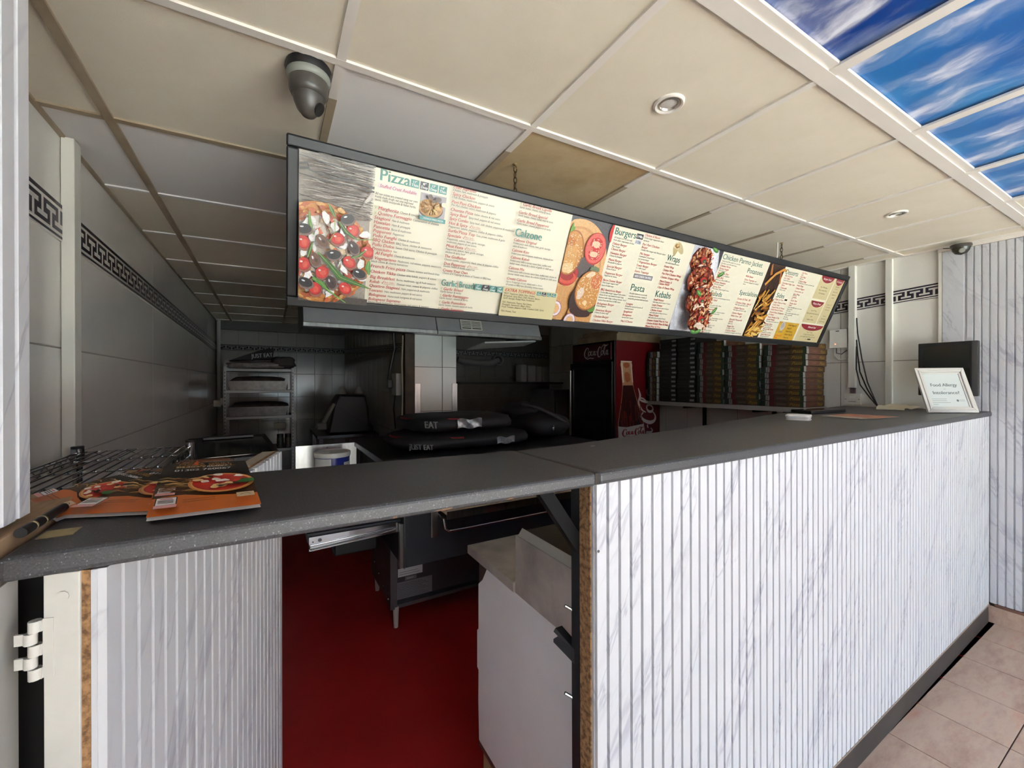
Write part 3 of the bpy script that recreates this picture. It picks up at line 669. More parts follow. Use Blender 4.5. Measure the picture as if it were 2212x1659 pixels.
# 1: pizza on old boards -------------------------------------------
p = Print(bf); A0, A1 = 0.034, 0.2505; c1 = clipw(A0, A1); rnd = random.Random(11)
p.rect(A0, A1, T0, T1, (168, 158, 146))
for k in range(420):                                              # weathered grain
    y = T0 + rnd.random() ** 1.2 * 0.165; x = A0 + rnd.random() * 0.2; l = 0.03 + rnd.random() * 0.13
    cc = rnd.choice([(196, 188, 178), (140, 130, 120), (112, 102, 94), (212, 204, 194), (90, 80, 74)])
    p.stroke([(x, y), (x + l / 2, y + 0.004 * rnd.uniform(-1, 1)), (x + l, y + 0.006 * rnd.uniform(-0.4, 1))], [0.0006, 0.0014 + 0.0014 * rnd.random(), 0.0004], cc, clip=c1)
for pts, w in (([(0.032, 0.052), (0.09, 0.058), (0.15, 0.062), (0.25, 0.058)], [0.002, 0.004, 0.003, 0.001]), ([(0.03, 0.075), (0.055, 0.070), (0.06, 0.083), (0.03, 0.088)], 0.007),
               ([(0.06, 0.088), (0.12, 0.097), (0.19, 0.094), (0.25, 0.100)], [0.002, 0.007, 0.005, 0.008]), ([(0.10, 0.085), (0.16, 0.090), (0.22, 0.080)], [0.001, 0.004, 0.001]),
               ([(0.03, 0.103), (0.1, 0.108), (0.18, 0.107), (0.25, 0.112)], [0.003, 0.004, 0.003, 0.006]), ([(0.145, 0.04), (0.15, 0.052), (0.147, 0.062)], 0.0015), ([(0.03, 0.16), (0.12, 0.172), (0.2, 0.185), (0.25, 0.196)], 0.0018)):
    p.stroke(pts, w, (52, 44, 40), clip=c1)
p.stroke([(0.247, 0.116), (0.232, 0.140), (0.222, 0.150)], [0.009, 0.011, 0.005], (204, 196, 188), clip=c1); p.stroke([(0.224, 0.148), (0.212, 0.172)], 0.004, (150, 142, 134), clip=c1)
p.rect(A0, A1, 0.462, T1, (84, 76, 70))
PC = (0.097, 0.328)
p.ell(PC[0], PC[1], 0.157, 0.157, (198, 124, 56), n=48, jit=0.02, clip=c1); p.ell(PC[0], PC[1], 0.152, 0.151, (222, 148, 72), n=48, jit=0.03, clip=c1)
for k in range(170):
    a = rnd.random() * 2 * pi; r = 0.128 + 0.026 * rnd.random(); p.ell(PC[0] + r * cos(a), PC[1] + r * sin(a), 0.004 + 0.010 * rnd.random(), 0.003 + 0.004 * rnd.random(), rnd.choice([(232, 172, 96), (206, 108, 56), (188, 96, 44), (238, 186, 116), (214, 98, 70)]), rot=a + pi / 2, n=10, jit=0.4, clip=c1)
p.ell(PC[0], PC[1], 0.128, 0.127, (206, 120, 82), n=40, jit=0.08, clip=c1); p.ell(PC[0], PC[1], 0.118, 0.118, (226, 214, 200), n=40, jit=0.12, clip=c1)
for k in range(260):
    a = rnd.random() * 2 * pi; r = 0.119 * sqrt(rnd.random()); p.ell(PC[0] + r * cos(a), PC[1] + r * sin(a), 0.004 + 0.010 * rnd.random(), 0.003 + 0.006 * rnd.random(), rnd.choice([(222, 120, 84), (238, 232, 226), (244, 240, 236), (214, 170, 120), (200, 84, 62), (232, 206, 168), (250, 248, 246), (206, 196, 186), (176, 150, 130), (240, 236, 232)]), rot=rnd.random() * 3, n=9, jit=0.6, clip=c1)
for x, y in [(.105, .212), (.131, .235), (.057, .233), (.156, .246), (.223, .245), (.072, .276), (.047, .321), (.164, .36), (.221, .384), (.123, .441), (.215, .336), (.059, .388), (.155, .285)]:
    p.ell(x, y, 0.017, 0.011, (246, 243, 240), rot=rnd.random() * 3, n=10, jit=0.6, clip=c1)
for x, y in [(.184, .238), (.14, .268), (.045, .292), (.233, .295), (.178, .335), (.047, .357), (.099, .377), (.169, .42), (.08, .43)]:
    r = rnd.uniform(0, 3); p.ell(x + .002, y + .005, 0.0225, 0.019, (150, 96, 78), rot=r, jit=.1, clip=c1); p.ell(x, y, 0.0205, 0.018, (176, 22, 26), rot=r, clip=c1); p.ell(x - 0.001, y - 0.001, 0.018, 0.0155, (214, 46, 42), rot=r, clip=c1)
    p.ell(x + 0.003, y + 0.002, 0.010, 0.008, (228, 92, 72), rot=r, n=10, jit=0.4, clip=c1); p.ell(x - 0.007, y - 0.006, 0.004, 0.003, (252, 214, 204), n=8, clip=c1)
LG = [(58, 112, 44), (84, 142, 58), (44, 96, 46)]
for pts, w in (([(.059, .199), (.062, .235), (.072, .267)], [.003, .010, .003]), ([(.111, .171), (.122, .19), (.13, .207)], [.004, .012, .003]), ([(.143, .217), (.165, .245), (.198, .262), (.247, .254)], [.008, .013, .004, .002]),
               ([(.085, .316), (.12, .35), (.153, .386), (.2, .40), (.247, .413)], [.005, .014, .020, .013, .003]), ([(.072, .396), (.1, .412), (.122, .434), (.172, .467)], [.010, .014, .006, .003]), ([(.226, .291), (.205, .31), (.182, .321)], [.003, .011, .003]),
               ([(.238, .323), (.235, .345), (.241, .367)], [.008, .018, .006]), ([(.07, .29), (.062, .32), (.058, .335)], [.003, .01, .002]), ([(.13, .21), (.132, .25), (.11, .29)], .002)):
    p.stroke(pts, w, rnd.choice(LG), clip=c1); p.stroke(pts, [0.0012] * len(pts), (176, 200, 112), clip=c1)
for x, y, br in [(.166, .205, 0), (.046, .253, 0), (.188, .287, 1), (.131, .317, 0), (.077, .339, 2), (.209, .366, 0), (.126, .404, 1), (.052, .412, 0), (.096, .28, 2)]:
    r = rnd.uniform(-.4, .4) if not br else rnd.uniform(0.8, 1.6); cc = [(28, 30, 36), (64, 42, 44), (110, 74, 54)][br]
    p.ell(x + .002, y + .004, 0.0225, 0.0165, (128, 104, 96), rot=r, jit=.1, clip=c1); p.ell(x, y, 0.0205, 0.0145, cc, rot=r, clip=c1); p.ell(x + 0.004, y + 0.002, 0.006, 0.0045, [k * 0.6 for k in cc], rot=r, n=10, clip=c1); p.ell(x - 0.006, y - 0.005, 0.0055, 0.0025, (226, 228, 232), rot=r, n=8, clip=c1)
p.build('pizza_photograph', M_mphoto, PANEL[0])
# 2: pizza list ----------------------------------------------------
p = Print(bf); c2 = clipw(0.2505, 1.0625); S1 = 0.261
def item(p, s, t, name, desc=None, veg=False, best=False, nw=0.0067, dw=0.0043, cap=0.0108, dcap=0.0076, clip=None):
    x = s
    if veg: p.text('V', x, t, 0.010, LEAFG, cw=0.0070, shear=0.2, clip=clip); x += 0.0115
    p.text(name, x, t, cap, RED, cw=nw, shear=0.22, bold=0.012, clip=clip); x += nw * len(name) + 0.006
    if best:
        p.stroke([(x, t), (x + 0.0035, t + 0.005), (x + 0.011, t - 0.007)], [0.001, 0.0025, 0.001], (170, 26, 36), clip=clip)
        p.text('Best Seller', x + 0.011, t - 0.001, 0.006, (200, 84, 84), width=0.036, shear=0.4, clip=clip); p.stroke([(x + 0.008, t + 0.006), (x + 0.05, t + 0.005)], 0.0009, (150, 60, 60), clip=clip); x += 0.056
    if desc: p.text(desc, x, t + 0.001, dcap, INK, cw=dw, shear=0.2, bold=0.004, clip=clip)
def sub(p, s, t, st, dw=0.0043, dcap=0.0076, clip=None, c=INK): p.text(st, s, t, dcap, c, cw=dw, shear=0.2, bold=0.004, clip=clip)
def sizes(p, s, t, w=0.0335, bx_=0.0300, h=0.026):
    for k, (a, b, dk) in enumerate((('11"', 'Thin', 0), ('8"', 'Deep', 1), ('12"', 'Deep', 0), ('14"', 'Thin', 0))):
        x = s + w * k; p.rect(x, x + bx_, t, t + h, (38, 40, 46) if dk else (66, 142, 134))
        p.text(a, x + bx_ / 2, t + h * 0.28, h * 0.28, (248, 248, 244), width=bx_ * 0.42, align=1, bold=0.02); p.text(b, x + bx_ / 2, t + h * 0.68, h * 0.34, (248, 248, 244), width=bx_ * 0.78, align=1, bold=0.01, shear=0.15)
p.text('Pizza', 0.274, 0.0515, 0.036, TEAL, width=0.099, bold=0.02, clip=c2)
sizes(p, 0.376, 0.0438)
p.rect(0.268, 0.404, 0.078, 0.094, (232, 222, 216)); p.text('Stuffed Crust Available', 0.275, 0.086, 0.0105, (190, 40, 88), width=0.124, shear=0.2, bold=0.01)
for t, s_ in ((0.112, 'All our pizzas are created using our own'), (0.1215, 'freshly made dough, our new improved'), (0.131, 'sauce, 100% mozzarella & Italian herbs.')): sub(p, 0.262, t, s_, dw=0.0036)
p.rect(0.414, 0.509, 0.078, 0.167, (176, 168, 170)); p.ell(0.455, 0.128, 0.046, 0.031, (70, 46, 30), n=26, clip=(0.414, 0.509, 0.078, 0.167)); p.ell(0.455, 0.124, 0.044, 0.030, (196, 140, 66), n=26, clip=(0.414, 0.509, 0.078, 0.167))
rnd = random.Random(4); cl = (0.414, 0.509, 0.078, 0.153)
for k in range(130):
    a = rnd.random() * 2 * pi; r0 = 0.008 + 0.012 * rnd.random(); r1 = r0 + 0.018
    p.stroke([(0.455 + r0 * cos(a), 0.122 + 0.68 * r0 * sin(a)), (0.455 + r1 * cos(a), 0.122 + 0.68 * r1 * sin(a))], 0.0028, rnd.choice([(222, 176, 92), (168, 104, 44), (236, 204, 130), (196, 140, 60)]), clip=cl)
for x, y, r in ((0.445, 0.087, 0.010), (0.475, 0.090, 0.012), (0.50, 0.105, 0.012), (0.46, 0.10, 0.008)): p.ell(x, y, r, r * 0.7, rnd.choice([(92, 70, 60), (232, 210, 160), (240, 226, 196)]), n=10, jit=0.4, clip=cl)
p.rect(0.414, 0.509, 0.153, 0.167, (64, 150, 148)); p.text('FRENCH FRIES PIZZA', 0.464, 0.160, 0.006, (240, 244, 240), width=0.075, align=1, bold=0.01)
for t, nme, d, v, b in [(.156, 'Margherita', 'Cheese & tomato', 1, 0), (.172, 'Quattro Formaggio', 'Combination of cheeses', 1, 0), (.187, 'Stagioni', 'Ham & mushroom', 0, 0), (.2015, 'Hawaiian', 'Ham & pineapple', 0, 0), (.216, 'Pancetta', 'Bacon & mushroom', 0, 0), (.230, 'Pepperoni', 'Pepperoni', 0, 0),
                        (.2455, 'Pollo Funghi', 'Chicken & mushroom', 0, 0), (.260, 'BBQ Chicken', 'BBQ Sauce, chicken & sweetcorn', 0, 0), (.275, 'Pollo Dolce', 'Sweet Chili sauce, Chicken & pineapple', 0, 0), (.289, 'Prosciutto', 'Ham', 0, 0), (.303, 'Al Funghi', 'Cheese & mushroom', 1, 0), (.320, 'Vegetariano', 'Mushroom, red onions, peppers, sweetcorn,', 1, 0),
                        (.348, 'French Fries pizza', 'Cheese, tomato and french fries', 0, 0), (.367, 'Chicken Tikka', 'Chicken tikka kebab, peppers & onions', 0, 0), (.386, 'Big Breakfast', 'Bacon, mushroom, egg & fresh tomatoes', 0, 0), (.402, 'Kebab', 'Donner meat, onions & jalapeno chillies', 0, 1), (.417, 'Quattro Stagioni', 'Ham, pepperoni & mushroom', 0, 0),
                        (.433, 'Toscano', 'Ham, mushroom, peppers & red onions', 0, 0), (.449, 'Bolognese', 'Home-made bolognese & red onions', 0, 0), (.465, 'Bolognese Supremo', None, 0, 0)]:
    item(p, S1, t, nme, d, v, b, dw=0.0040 if d and len(d) > 30 else 0.0043)
sub(p, S1, 0.332, 'black olives & cherry tomatoes'); sub(p, S1, 0.4765, 'Home-made bolognese, mushrooms, red onions & peppers')
S2 = 0.5235
for t, nme, d, b in [(.036, 'Pollo Supremo', None, 0), (.060, 'Spicy Chicken', None, 0), (.086, 'Peri Peri Chicken', None, 0), (.112, 'Chorizo Pizza', 'Italian chorizo & red onion', 0), (.127, 'Spicy Beef', ' Spicy beef, peppers & red onions', 0), (.143, 'Spicy Combo', 'Spicy beef, chilli chicken, pepperoni & mushroom', 0), (.159, 'Hot & Spicy', None, 1),
                     (.185, "Surfin'Pizza Top", 'Tuna, prawn, mushrooms & garlic', 0), (.201, 'Speciale', None, 1), (.239, 'Meat Festa', None, 1), (.277, 'The Godfather', None, 0), (.304, 'Don Pepperoni', None, 1), (.329, 'Create Your Own', None, 0)]:
    item(p, S2, t, nme, d, False, b, dw=0.0040, clip=c2)
for t, s_ in ((.047, 'Chicken, ham, mushroom & pineapple'), (.071, 'Chilli chicken, mushroom, peppers & onions'), (.097, 'Peri Peri chicken, onion, mushroom & jalapeno'), (.171, 'Pepperoni, salami, peppers, chillies & jalapeno chillies'), (.2145, 'Pepperoni, salami, ham, garlic sausage,'), (.225, 'mushroom, peppers & red onions'),
              (.251, 'Pepperoni, salami, ham, garlic sausage,'), (.262, 'chicken & spicy beef'), (.289, 'Cheese combo, pepperoni, black olives & jalapeno chillies'), (.314, 'Double cheese & double pepperoni'), (.340, 'Choice of 4 Toppings & choice of Tomato or BBQ base')): sub(p, S2, t, s_, dw=0.0040)
p.text('Garlic Bread', S2, 0.376, 0.024, TEAL, width=0.133, bold=0.012); sizes(p, 0.664, 0.366, w=0.0325, bx_=0.0285, h=0.0245)
for t, nme, d in ((.399, 'Garlic Bread', 'Garlic butter & herbs'), (.424, 'Garlic Formaggio', 'Garlic butter, cheese & herbs'), (.451, 'Garlic Pomodoro', 'Garlic butter, tomato sauce & herbs'), (.4775, 'Garlic Supremo', None)):
    item(p, S2, t, nme, None, True, clip=c2)
    if d: sub(p, S2, t + 0.0115, d, dw=0.0041)
S3 = 0.7985
item(p, S3, 0.040, 'Garlic Bread Cipolla', None, True, clip=c2); sub(p, S3, 0.052, 'Garlic butter, cheese, onion & herbs', dw=0.0040)
item(p, S3, 0.070, 'Garlic Bread Special'); sub(p, S3, 0.082, 'Garlic butter, cheese, kebab meat & herbs', dw=0.0040)
item(p, S3, 0.100, 'Garlic Bread Pepperoni'); sub(p, S3, 0.112, 'Garlic butter, cheese, pepperoni & herbs', dw=0.0040)
p.text('Calzone', S3, 0.145, 0.030, TEAL, width=0.124, bold=0.015)
for t, nme, ds in ((.174, 'Calzone Original', ('Folded pizza with cheese, ham, garlic sausage,', 'salami & mushroom')), (.214, 'Calzone Kiev', ('Folded pizza with bolognese, mushroom, chicken & ham',)), (.242, 'Calzone Kebab', ('Folded pizza with a tomato sauce base, stuffed with', 'kebab meat, cheese & a choice of garlic or chilli sauce')),
                   (.284, 'Calzone Mix', ('Folded pizza with a tomato sauce base, stuffed with chicken &', 'donner kebab meat, cheese & a choice of garlic or chilli sauce')), (.327, 'Create Calzone', ('Up to 4 toppings of your choice with a choice', 'of tomato or BBQ base (Excluding chicken kebab)'))):
    item(p, S3, t, nme)
    for k, d in enumerate(ds): sub(p, S3, t + 0.0128 + 0.0115 * k, d, dw=0.0039)
p.rect(0.790, 1.0625, 0.363, T1, (222, 208, 160))
p.text('EXTRA TOPPINGS', 0.800, 0.374, 0.0125, RED, width=0.148, shear=0.2, bold=0.014); sizes(p, 0.955, 0.3665, w=0.0258, bx_=0.0225, h=0.016)
for t, s_ in ((.388, 'MEAT: Pepperoni, Salami, Ham, Chicken,'), (.398, 'Bolognese, Spicy Beef, Chilli Chicken, Bacon,'), (.408, 'Garlic Sausage, Kebab Meat, Frankfurter'), (.425, 'VEG: Mushrooms, Peppers, Red Onions,'), (.435, 'Pineapple, Sweetcorn, Black Olives,'), (.445, 'Fresh Tomato, Jalapeno Chilli, Crushed Chilli, Garlic'), (.463, 'FISH: Prawns, Tuna')): sub(p, 0.797, t, s_, dw=0.0040)
p.build('pizza_menu_lettering', M_mprint, PANEL[1])
# 3: burger photograph ---------------------------------------------
p = Print(bf); a0, a1 = SECT[2]; c3 = clipw(a0, a1); rnd = random.Random(21)
p.rect(a0, a1, T0, T1, (84, 82, 86))
p.ell(1.13, 0.235, 0.175, 0.195, (226, 176, 118), n=40, clip=c3); p.ell(1.128, 0.245, 0.150, 0.175, (206, 150, 92), n=40, clip=c3); p.ell(1.126, 0.25, 0.143, 0.170, (222, 168, 108), n=40, clip=c3)
p.rect(a0, a1, 0.33, T1, (214, 158, 98))
for k in range(40): x = a0 + rnd.random() * 0.22; y = 0.33 + rnd.random() * 0.15; p.stroke([(x, y), (x - 0.006, y + 0.06)], 0.0016, rnd.choice([(196, 138, 82), (228, 180, 124), (180, 122, 70)]), clip=c3)
p.ell(1.175, 0.235, 0.075, 0.045, (92, 80, 78), rot=-0.5, n=16, jit=0.3, clip=c3)
p.poly([(1.063, 0.105), (1.068, 0.075), (1.076, 0.06), (1.078, 0.08), (1.085, 0.075), (1.088, 0.11)], (112, 160, 58))
p.ell(1.294, 0.07, 0.018, 0.04, (208, 48, 44), n=18, clip=c3)
p.ell(1.10, 0.275, 0.056, 0.052, (190, 36, 30), n=24, clip=c3); p.ell(1.10, 0.275, 0.042, 0.040, (150, 22, 22), n=20, jit=0.2, clip=c3); p.ell(1.10, 0.29, 0.050, 0.028, (222, 84, 62), n=16, clip=c3); p.ell(1.098, 0.282, 0.036, 0.022, (168, 30, 28), n=16, clip=c3)
p.ell(1.094, 0.185, 0.062, 0.096, (168, 100, 42), n=30, clip=c3, rot=0.06); p.ell(1.091, 0.185, 0.058, 0.091, (212, 146, 72), n=30, clip=c3, rot=0.06); p.ell(1.085, 0.20, 0.042, 0.07, (222, 164, 92), n=24, clip=c3); p.ell(1.09, 0.25, 0.032, 0.022, (238, 202, 148), n=16, jit=0.3, clip=c3); p.ell(1.08, 0.14, 0.024, 0.02, (200, 118, 44), n=14, jit=0.3, clip=c3)
p.ell(1.218, 0.150, 0.058, 0.069, (196, 44, 46), n=30, clip=c3); p.ell(1.218, 0.148, 0.054, 0.064, (228, 104, 92), n=30, clip=c3); p.ell(1.218, 0.128, 0.036, 0.026, (206, 54, 52), n=18, jit=0.15, clip=c3); p.ell(1.216, 0.176, 0.034, 0.024, (206, 54, 52), n=18, jit=0.15, clip=c3)
for x, y, r in ((1.216, 0.128, 0.024), (1.214, 0.172, 0.022)): p.ell(x, y + 0.002, r, r * 0.6, (240, 196, 164), n=14, jit=0.35, clip=c3)
for k in range(26):
    a = rnd.random() * 2 * pi; yy = rnd.choice((0.128, 0.174)); p.ell(1.216 + 0.028 * cos(a), yy + 0.019 * sin(a), 0.003, 0.0016, (248, 226, 190), rot=a, n=6, clip=c3)
p.ell(1.222, 0.385, 0.085, 0.080, (52, 32, 26), n=28, clip=c3); p.ell(1.214, 0.44, 0.072, 0.030, (212, 150, 82), n=24, clip=c3); p.ell(1.222, 0.425, 0.068, 0.034, (62, 34, 26), n=24, jit=0.25, clip=c3)
p.ell(1.275, 0.415, 0.028, 0.016, (96, 150, 56), n=14, jit=0.4, clip=c3); p.ell(1.24, 0.235, 0.03, 0.012, (110, 128, 92), n=12, jit=0.4, clip=c3)
p.ell(1.235, 0.335, 0.078, 0.092, (158, 92, 38), n=30, clip=c3); p.ell(1.236, 0.333, 0.074, 0.088, (210, 146, 74), n=30, clip=c3); p.ell(1.27, 0.29, 0.03, 0.035, (214, 120, 66), n=18, jit=0.2, clip=c3); p.ell(1.19, 0.352, 0.017, 0.030, (232, 206, 190), n=14, jit=0.3, clip=c3, rot=0.3); p.ell(1.225, 0.262, 0.026, 0.012, (238, 208, 176), n=14, jit=0.3, clip=c3, rot=-0.4); p.ell(1.228, 0.392, 0.014, 0.012, (240, 208, 164), n=12, jit=0.3, clip=c3)
for cx, cy, rx, ry, nn_ in ((1.094, 0.185, 0.052, 0.086, 90), (1.236, 0.333, 0.068, 0.08, 130)):
    for k in range(nn_):
        a = rnd.random() * 2 * pi; r = sqrt(rnd.random()); x, y = cx + rx * r * cos(a), cy + ry * r * sin(a)
        if x < a0 + 0.004 or x > a1 - 0.004: continue
        p.ell(x, y, 0.0034, 0.0016, rnd.choice([(250, 236, 206), (244, 222, 178)]), rot=rnd.random() * 3, n=6, lift=False)
p.up()
for x, y in ((1.070, 0.432), (1.163, 0.482)): p.ell(x, y, 0.034, 0.036, (150, 84, 112), n=22, clip=c3); p.ell(x, y, 0.031, 0.033, (236, 220, 226), n=22, clip=c3); p.ell(x, y, 0.022, 0.024, (206, 178, 190), n=20, clip=c3); p.ell(x, y, 0.019, 0.021, (224, 176, 120), n=20, clip=c3)
p.build('burger_photograph', M_mphoto, PANEL[2])
# 4: burgers, pasta, wraps, kebabs ---------------------------------
p = Print(bf); c4 = clipw(1.2945, 1.843); S = 1.311
p.text('Burgers', 1.309, 0.056, 0.030, DGRN, width=0.128, bold=0.01)
p.rect(1.441, 1.483, 0.046, 0.069, (34, 34, 40)); p.text('1/4lb', 1.462, 0.0575, 0.012, (244, 244, 244), width=0.032, align=1, bold=0.02); p.rect(1.441, 1.480, 0.073, 0.093, (214, 216, 222)); p.text('1/2lb', 1.461, 0.083, 0.0115, (70, 72, 84), width=0.031, align=1, bold=0.01)
sub(p, S, 0.083, 'All burgers are served with', dw=0.0041); sub(p, S, 0.0945, 'fresh salad, mayonnaise & fries', dw=0.0041)
for t, n_, d in ((.110, 'Deluxe Burger', 'Plain burger'), (.134, 'Cheese Burger', None), (.152, 'Hawaiian Burger', 'Cheese & pineapple'), (.182, 'Miami Burger', 'Mozzarella & peppers'), (.212, 'Special Burger', 'Cheese & bacon'), (.243, 'Pepperoni Burger', 'Pepperoni & cheese'), (.276, 'Bacon Donner Burger', None), (.321, 'BBQ Smokehouse Burger', None),
                 (.388, 'Bolognese Burger', 'With bolognese'), (.420, 'American Burger', 'Cheese & onion rings'), (.451, 'Chicken Burger', None), (.471, 'Chicken Fillet Burger', None)):
    item(p, S, t, n_, None, nw=0.0068 if len(n_) < 19 else 0.0062)
    if d: sub(p, S, t + 0.012, d)
for t, s_ in ((.288, 'Patty burger topped with'), (.301, 'bacon & kebab meat'), (.334, 'Chicken fillet burger topped with melted'), (.346, 'cheese & our own battered onion rings,'), (.3585, 'finished with crispy iceberg lettuce, fresh'), (.371, 'tomato & our own brand of BBQ sauce')): sub(p, S, t, s_, dw=0.0041)
S = 1.490
for t, n_, ds in ((.044, 'Chicken & Bacon', ('Chicken burger topped with cheese', 'and bacon')), (.086, 'Peri Peri Chicken', ()), (.099, 'Burger', ('Chicken fillet burger with Peri peri sauce',)), (.129, 'Mix burger', ('Combination of beef burger', 'and chicken burger')), (.184, 'Tower Burger', ('3 x 1/4lb burgers',)), (.212, 'Extra Toppings', ())):
    item(p, S, t, n_)
    for k, d in enumerate(ds): sub(p, S, t + 0.0128 + 0.0122 * k, d, dw=0.0040)
item(p, S, 0.167, 'Vegetariana Burger', None, True)
p.rect(1.490, 1.618, 0.224, 0.246, (150, 142, 146)); p.text('ADD CHEESE ON FRIES', 1.554, 0.235, 0.010, (240, 238, 236), width=0.114, align=1, bold=0.012)
p.text('Pasta', 1.495, 0.290, 0.033, DGRN, width=0.093, bold=0.008)
for t, s_ in ((.320, 'Our pasta dishes are covered with'), (.333, 'a sprinkle of parmesan, cheddar &'), (.346, 'mozzarella, garnished with fresh herbs')): sub(p, 1.495, t, s_, dw=0.0037)
item(p, 1.492, .372, 'Lasagne'); sub(p, 1.492, .385, 'Bolognese layered in pasta &'); sub(p, 1.492, .397, 'bechamel sauce'); item(p, 1.490, .412, 'Spaghetti'); item(p, 1.490, .429, 'Bolognese'); sub(p, 1.490, .443, 'Served with cheese'); item(p, 1.490, .462, "Mac'n'Cheese")
p.ell(1.745, 0.068, 0.036, 0.017, (206, 188, 140), rot=0.7, n=20, jit=0.1); p.ell(1.716, 0.070, 0.026, 0.019, (222, 206, 160), rot=1.5, n=20, jit=0.1); p.ell(1.722, 0.060, 0.015, 0.011, (150, 108, 60), n=14, jit=0.4); p.ell(1.724, 0.058, 0.008, 0.006, (214, 176, 110), n=10, jit=0.4); p.poly([(1.695, 0.07), (1.715, 0.075), (1.735, 0.078), (1.722, 0.108), (1.712, 0.112)], (200, 178, 126))
p.text('Wraps', 1.675, 0.122, 0.030, DGRN, width=0.094, bold=0.008); sub(p, 1.673, 0.147, 'with salad & choice of sauce', dw=0.0036)
for t, n_ in ((.165, 'Donner Wrap'), (.183, 'Chicken Wrap'), (.2005, 'Peri Peri Chicken Wrap'), (.219, 'Chicken Stripper Wrap'), (.239, 'Mixed Donner &'), (.252, 'Chicken WRAP'), (.270, 'Chips & Cheese Wrap')): item(p, 1.672, t, n_, nw=0.0064)
p.text('Kebabs', 1.672, 0.304, 0.033, DGRN, width=0.112, bold=0.008)
for t, n_ in ((.334, 'Small Donner'), (.362, 'Large Donner'), (.389, 'Chicken Kebab'), (.416, 'Mixed Kebab')): item(p, 1.670, t, n_, nw=0.0064); sub(p, 1.670, t + 0.0132, 'with salad, pitta & choice of sauce', dw=0.0037)
for t, n_ in ((.444, 'Donner Kebab Meat & Fries'), (.460, 'Chicken Kebab Meat & Fries'), (.476, 'Mixed Meat & Fries')): item(p, 1.667, t, n_, nw=0.0064, clip=c4)
p.stroke([(1.43, 0.20), (1.452, 0.232), (1.440, 0.270), (1.432, 0.320)], [0.001, 0.008, 0.004, 0.001], (238, 232, 216)); p.stroke([(1.478, 0.29), (1.482, 0.36), (1.48, 0.40)], [0.001, 0.003, 0.001], (232, 226, 206))
p.build('burger_menu_lettering', M_mprint, PANEL[3])
# 5: plate of topped chicken ---------------------------------------
p = Print(bf); a0, a1 = SECT[4]; c5 = clipw(a0, a1); rnd = random.Random(33)
p.rect(a0, a1, T0, T1, (206, 206, 214)); p.poly([(2.04, T0), (a1, T0), (a1, 0.14), (2.062, 0.09)], (62, 62, 70)); p.ell(1.955, 0.24, 0.118, 0.27, (226, 226, 234), n=40, clip=c5); p.ell(1.955, 0.25, 0.103, 0.25, (236, 236, 242), n=40, clip=c5); p.poly([(a0, 0.44), (a0 + 0.012, T1), (a0, T1)], (70, 68, 76))
for i, (x, y, rx, ry) in enumerate(((1.925, 0.108, 0.078, 0.072), (1.945, 0.205, 0.104, 0.078), (1.955, 0.305, 0.100, 0.074), (1.975, 0.400, 0.084, 0.072))):
    p.ell(x, y, rx, ry, (98, 34, 22), n=26, jit=0.14, clip=c5); p.ell(x, y, rx * 0.92, ry * 0.9, (168, 74, 44), n=26, jit=0.18, clip=c5)
    for k in range(170):
        a = rnd.random() * 2 * pi; r = sqrt(rnd.random()) * 0.96
        p.ell(x + rx * r * cos(a), y + ry * r * sin(a), 0.004 + 0.009 * rnd.random(), 0.002 + 0.005 * rnd.random(), rnd.choice([(218, 150, 96), (234, 196, 156), (142, 46, 30), (110, 34, 24), (226, 176, 120), (188, 52, 36), (200, 110, 66)]), rot=rnd.random() * 3, n=8, jit=0.6, clip=c5)
    for k in range(9): p.ell(x + rx * 0.4 * rnd.uniform(-1, 1), y + ry * (0.3 + 0.35 * rnd.random()), 0.018, 0.010, rnd.choice([(246, 228, 208), (240, 212, 186)]), rot=rnd.random() * 3, n=9, jit=0.6, clip=c5)
    p.ell(x - 0.01, y - 0.008, 0.026, 0.014, (190, 40, 36), n=12, jit=0.4, clip=c5); p.ell(x, y - 0.004, 0.015, 0.009, (66, 84, 54), n=10, jit=0.4, clip=c5); p.ell(x + 0.003, y - 0.002, 0.005, 0.003, (150, 176, 140), n=8, clip=c5)
for x, y, r in ((1.895, 0.043, 0.3), (1.998, 0.152, -0.5), (1.880, 0.262, 0.5), (2.045, 0.342, -0.9), (1.935, 0.466, 0.2), (1.97, 0.462, -0.4)): p.ell(x, y, 0.026, 0.011, (70, 128, 52), rot=r, n=12, clip=c5); p.ell(x, y - 0.002, 0.018, 0.004, (128, 178, 96), rot=r, n=10, clip=c5)
p.build('chicken_photograph', M_mphoto, PANEL[4])
# 6: parma, salads, specialities -----------------------------------
p = Print(bf); S = 2.088; c6 = clipw(2.077, 2.515)
p.text('Chicken Parmo Jacket', 2.085, 0.058, 0.027, DGRN, width=0.366, bold=0.006); p.text('Potatoes', 2.334, 0.101, 0.027, DGRN, width=0.150, bold=0.006)
sub(p, S, .081, 'Chicken breast fillet cooked in our own batter', dw=0.0036, dcap=.007); sub(p, S, .093, 'with cheese, served with salad & sauce', dw=0.0036, dcap=.007)
for t, n_, d in ((.106, 'Chicken Parma', None), (.121, 'Parma Funghi', 'With mushrooms'), (.145, 'Parma Hot Shot', 'With pepperoni & jalapeno'), (.170, 'Parma BBQ', 'With bacon, cheese & BBQ sauce'), (.195, 'Parma Hawaiian', 'With ham & pineapple'), (.220, 'Parma Zone', 'With salami, cheese & garlic sauce')):
    item(p, S, t, n_, nw=0.0068)
    if d: sub(p, S, t + 0.0115, d)
p.text('Salads', 2.088, 0.257, 0.027, DGRN, width=0.100, bold=0.006); sub(p, S, .280, 'All served with our own fresh dressing on the side', dw=0.0037, dcap=.007)
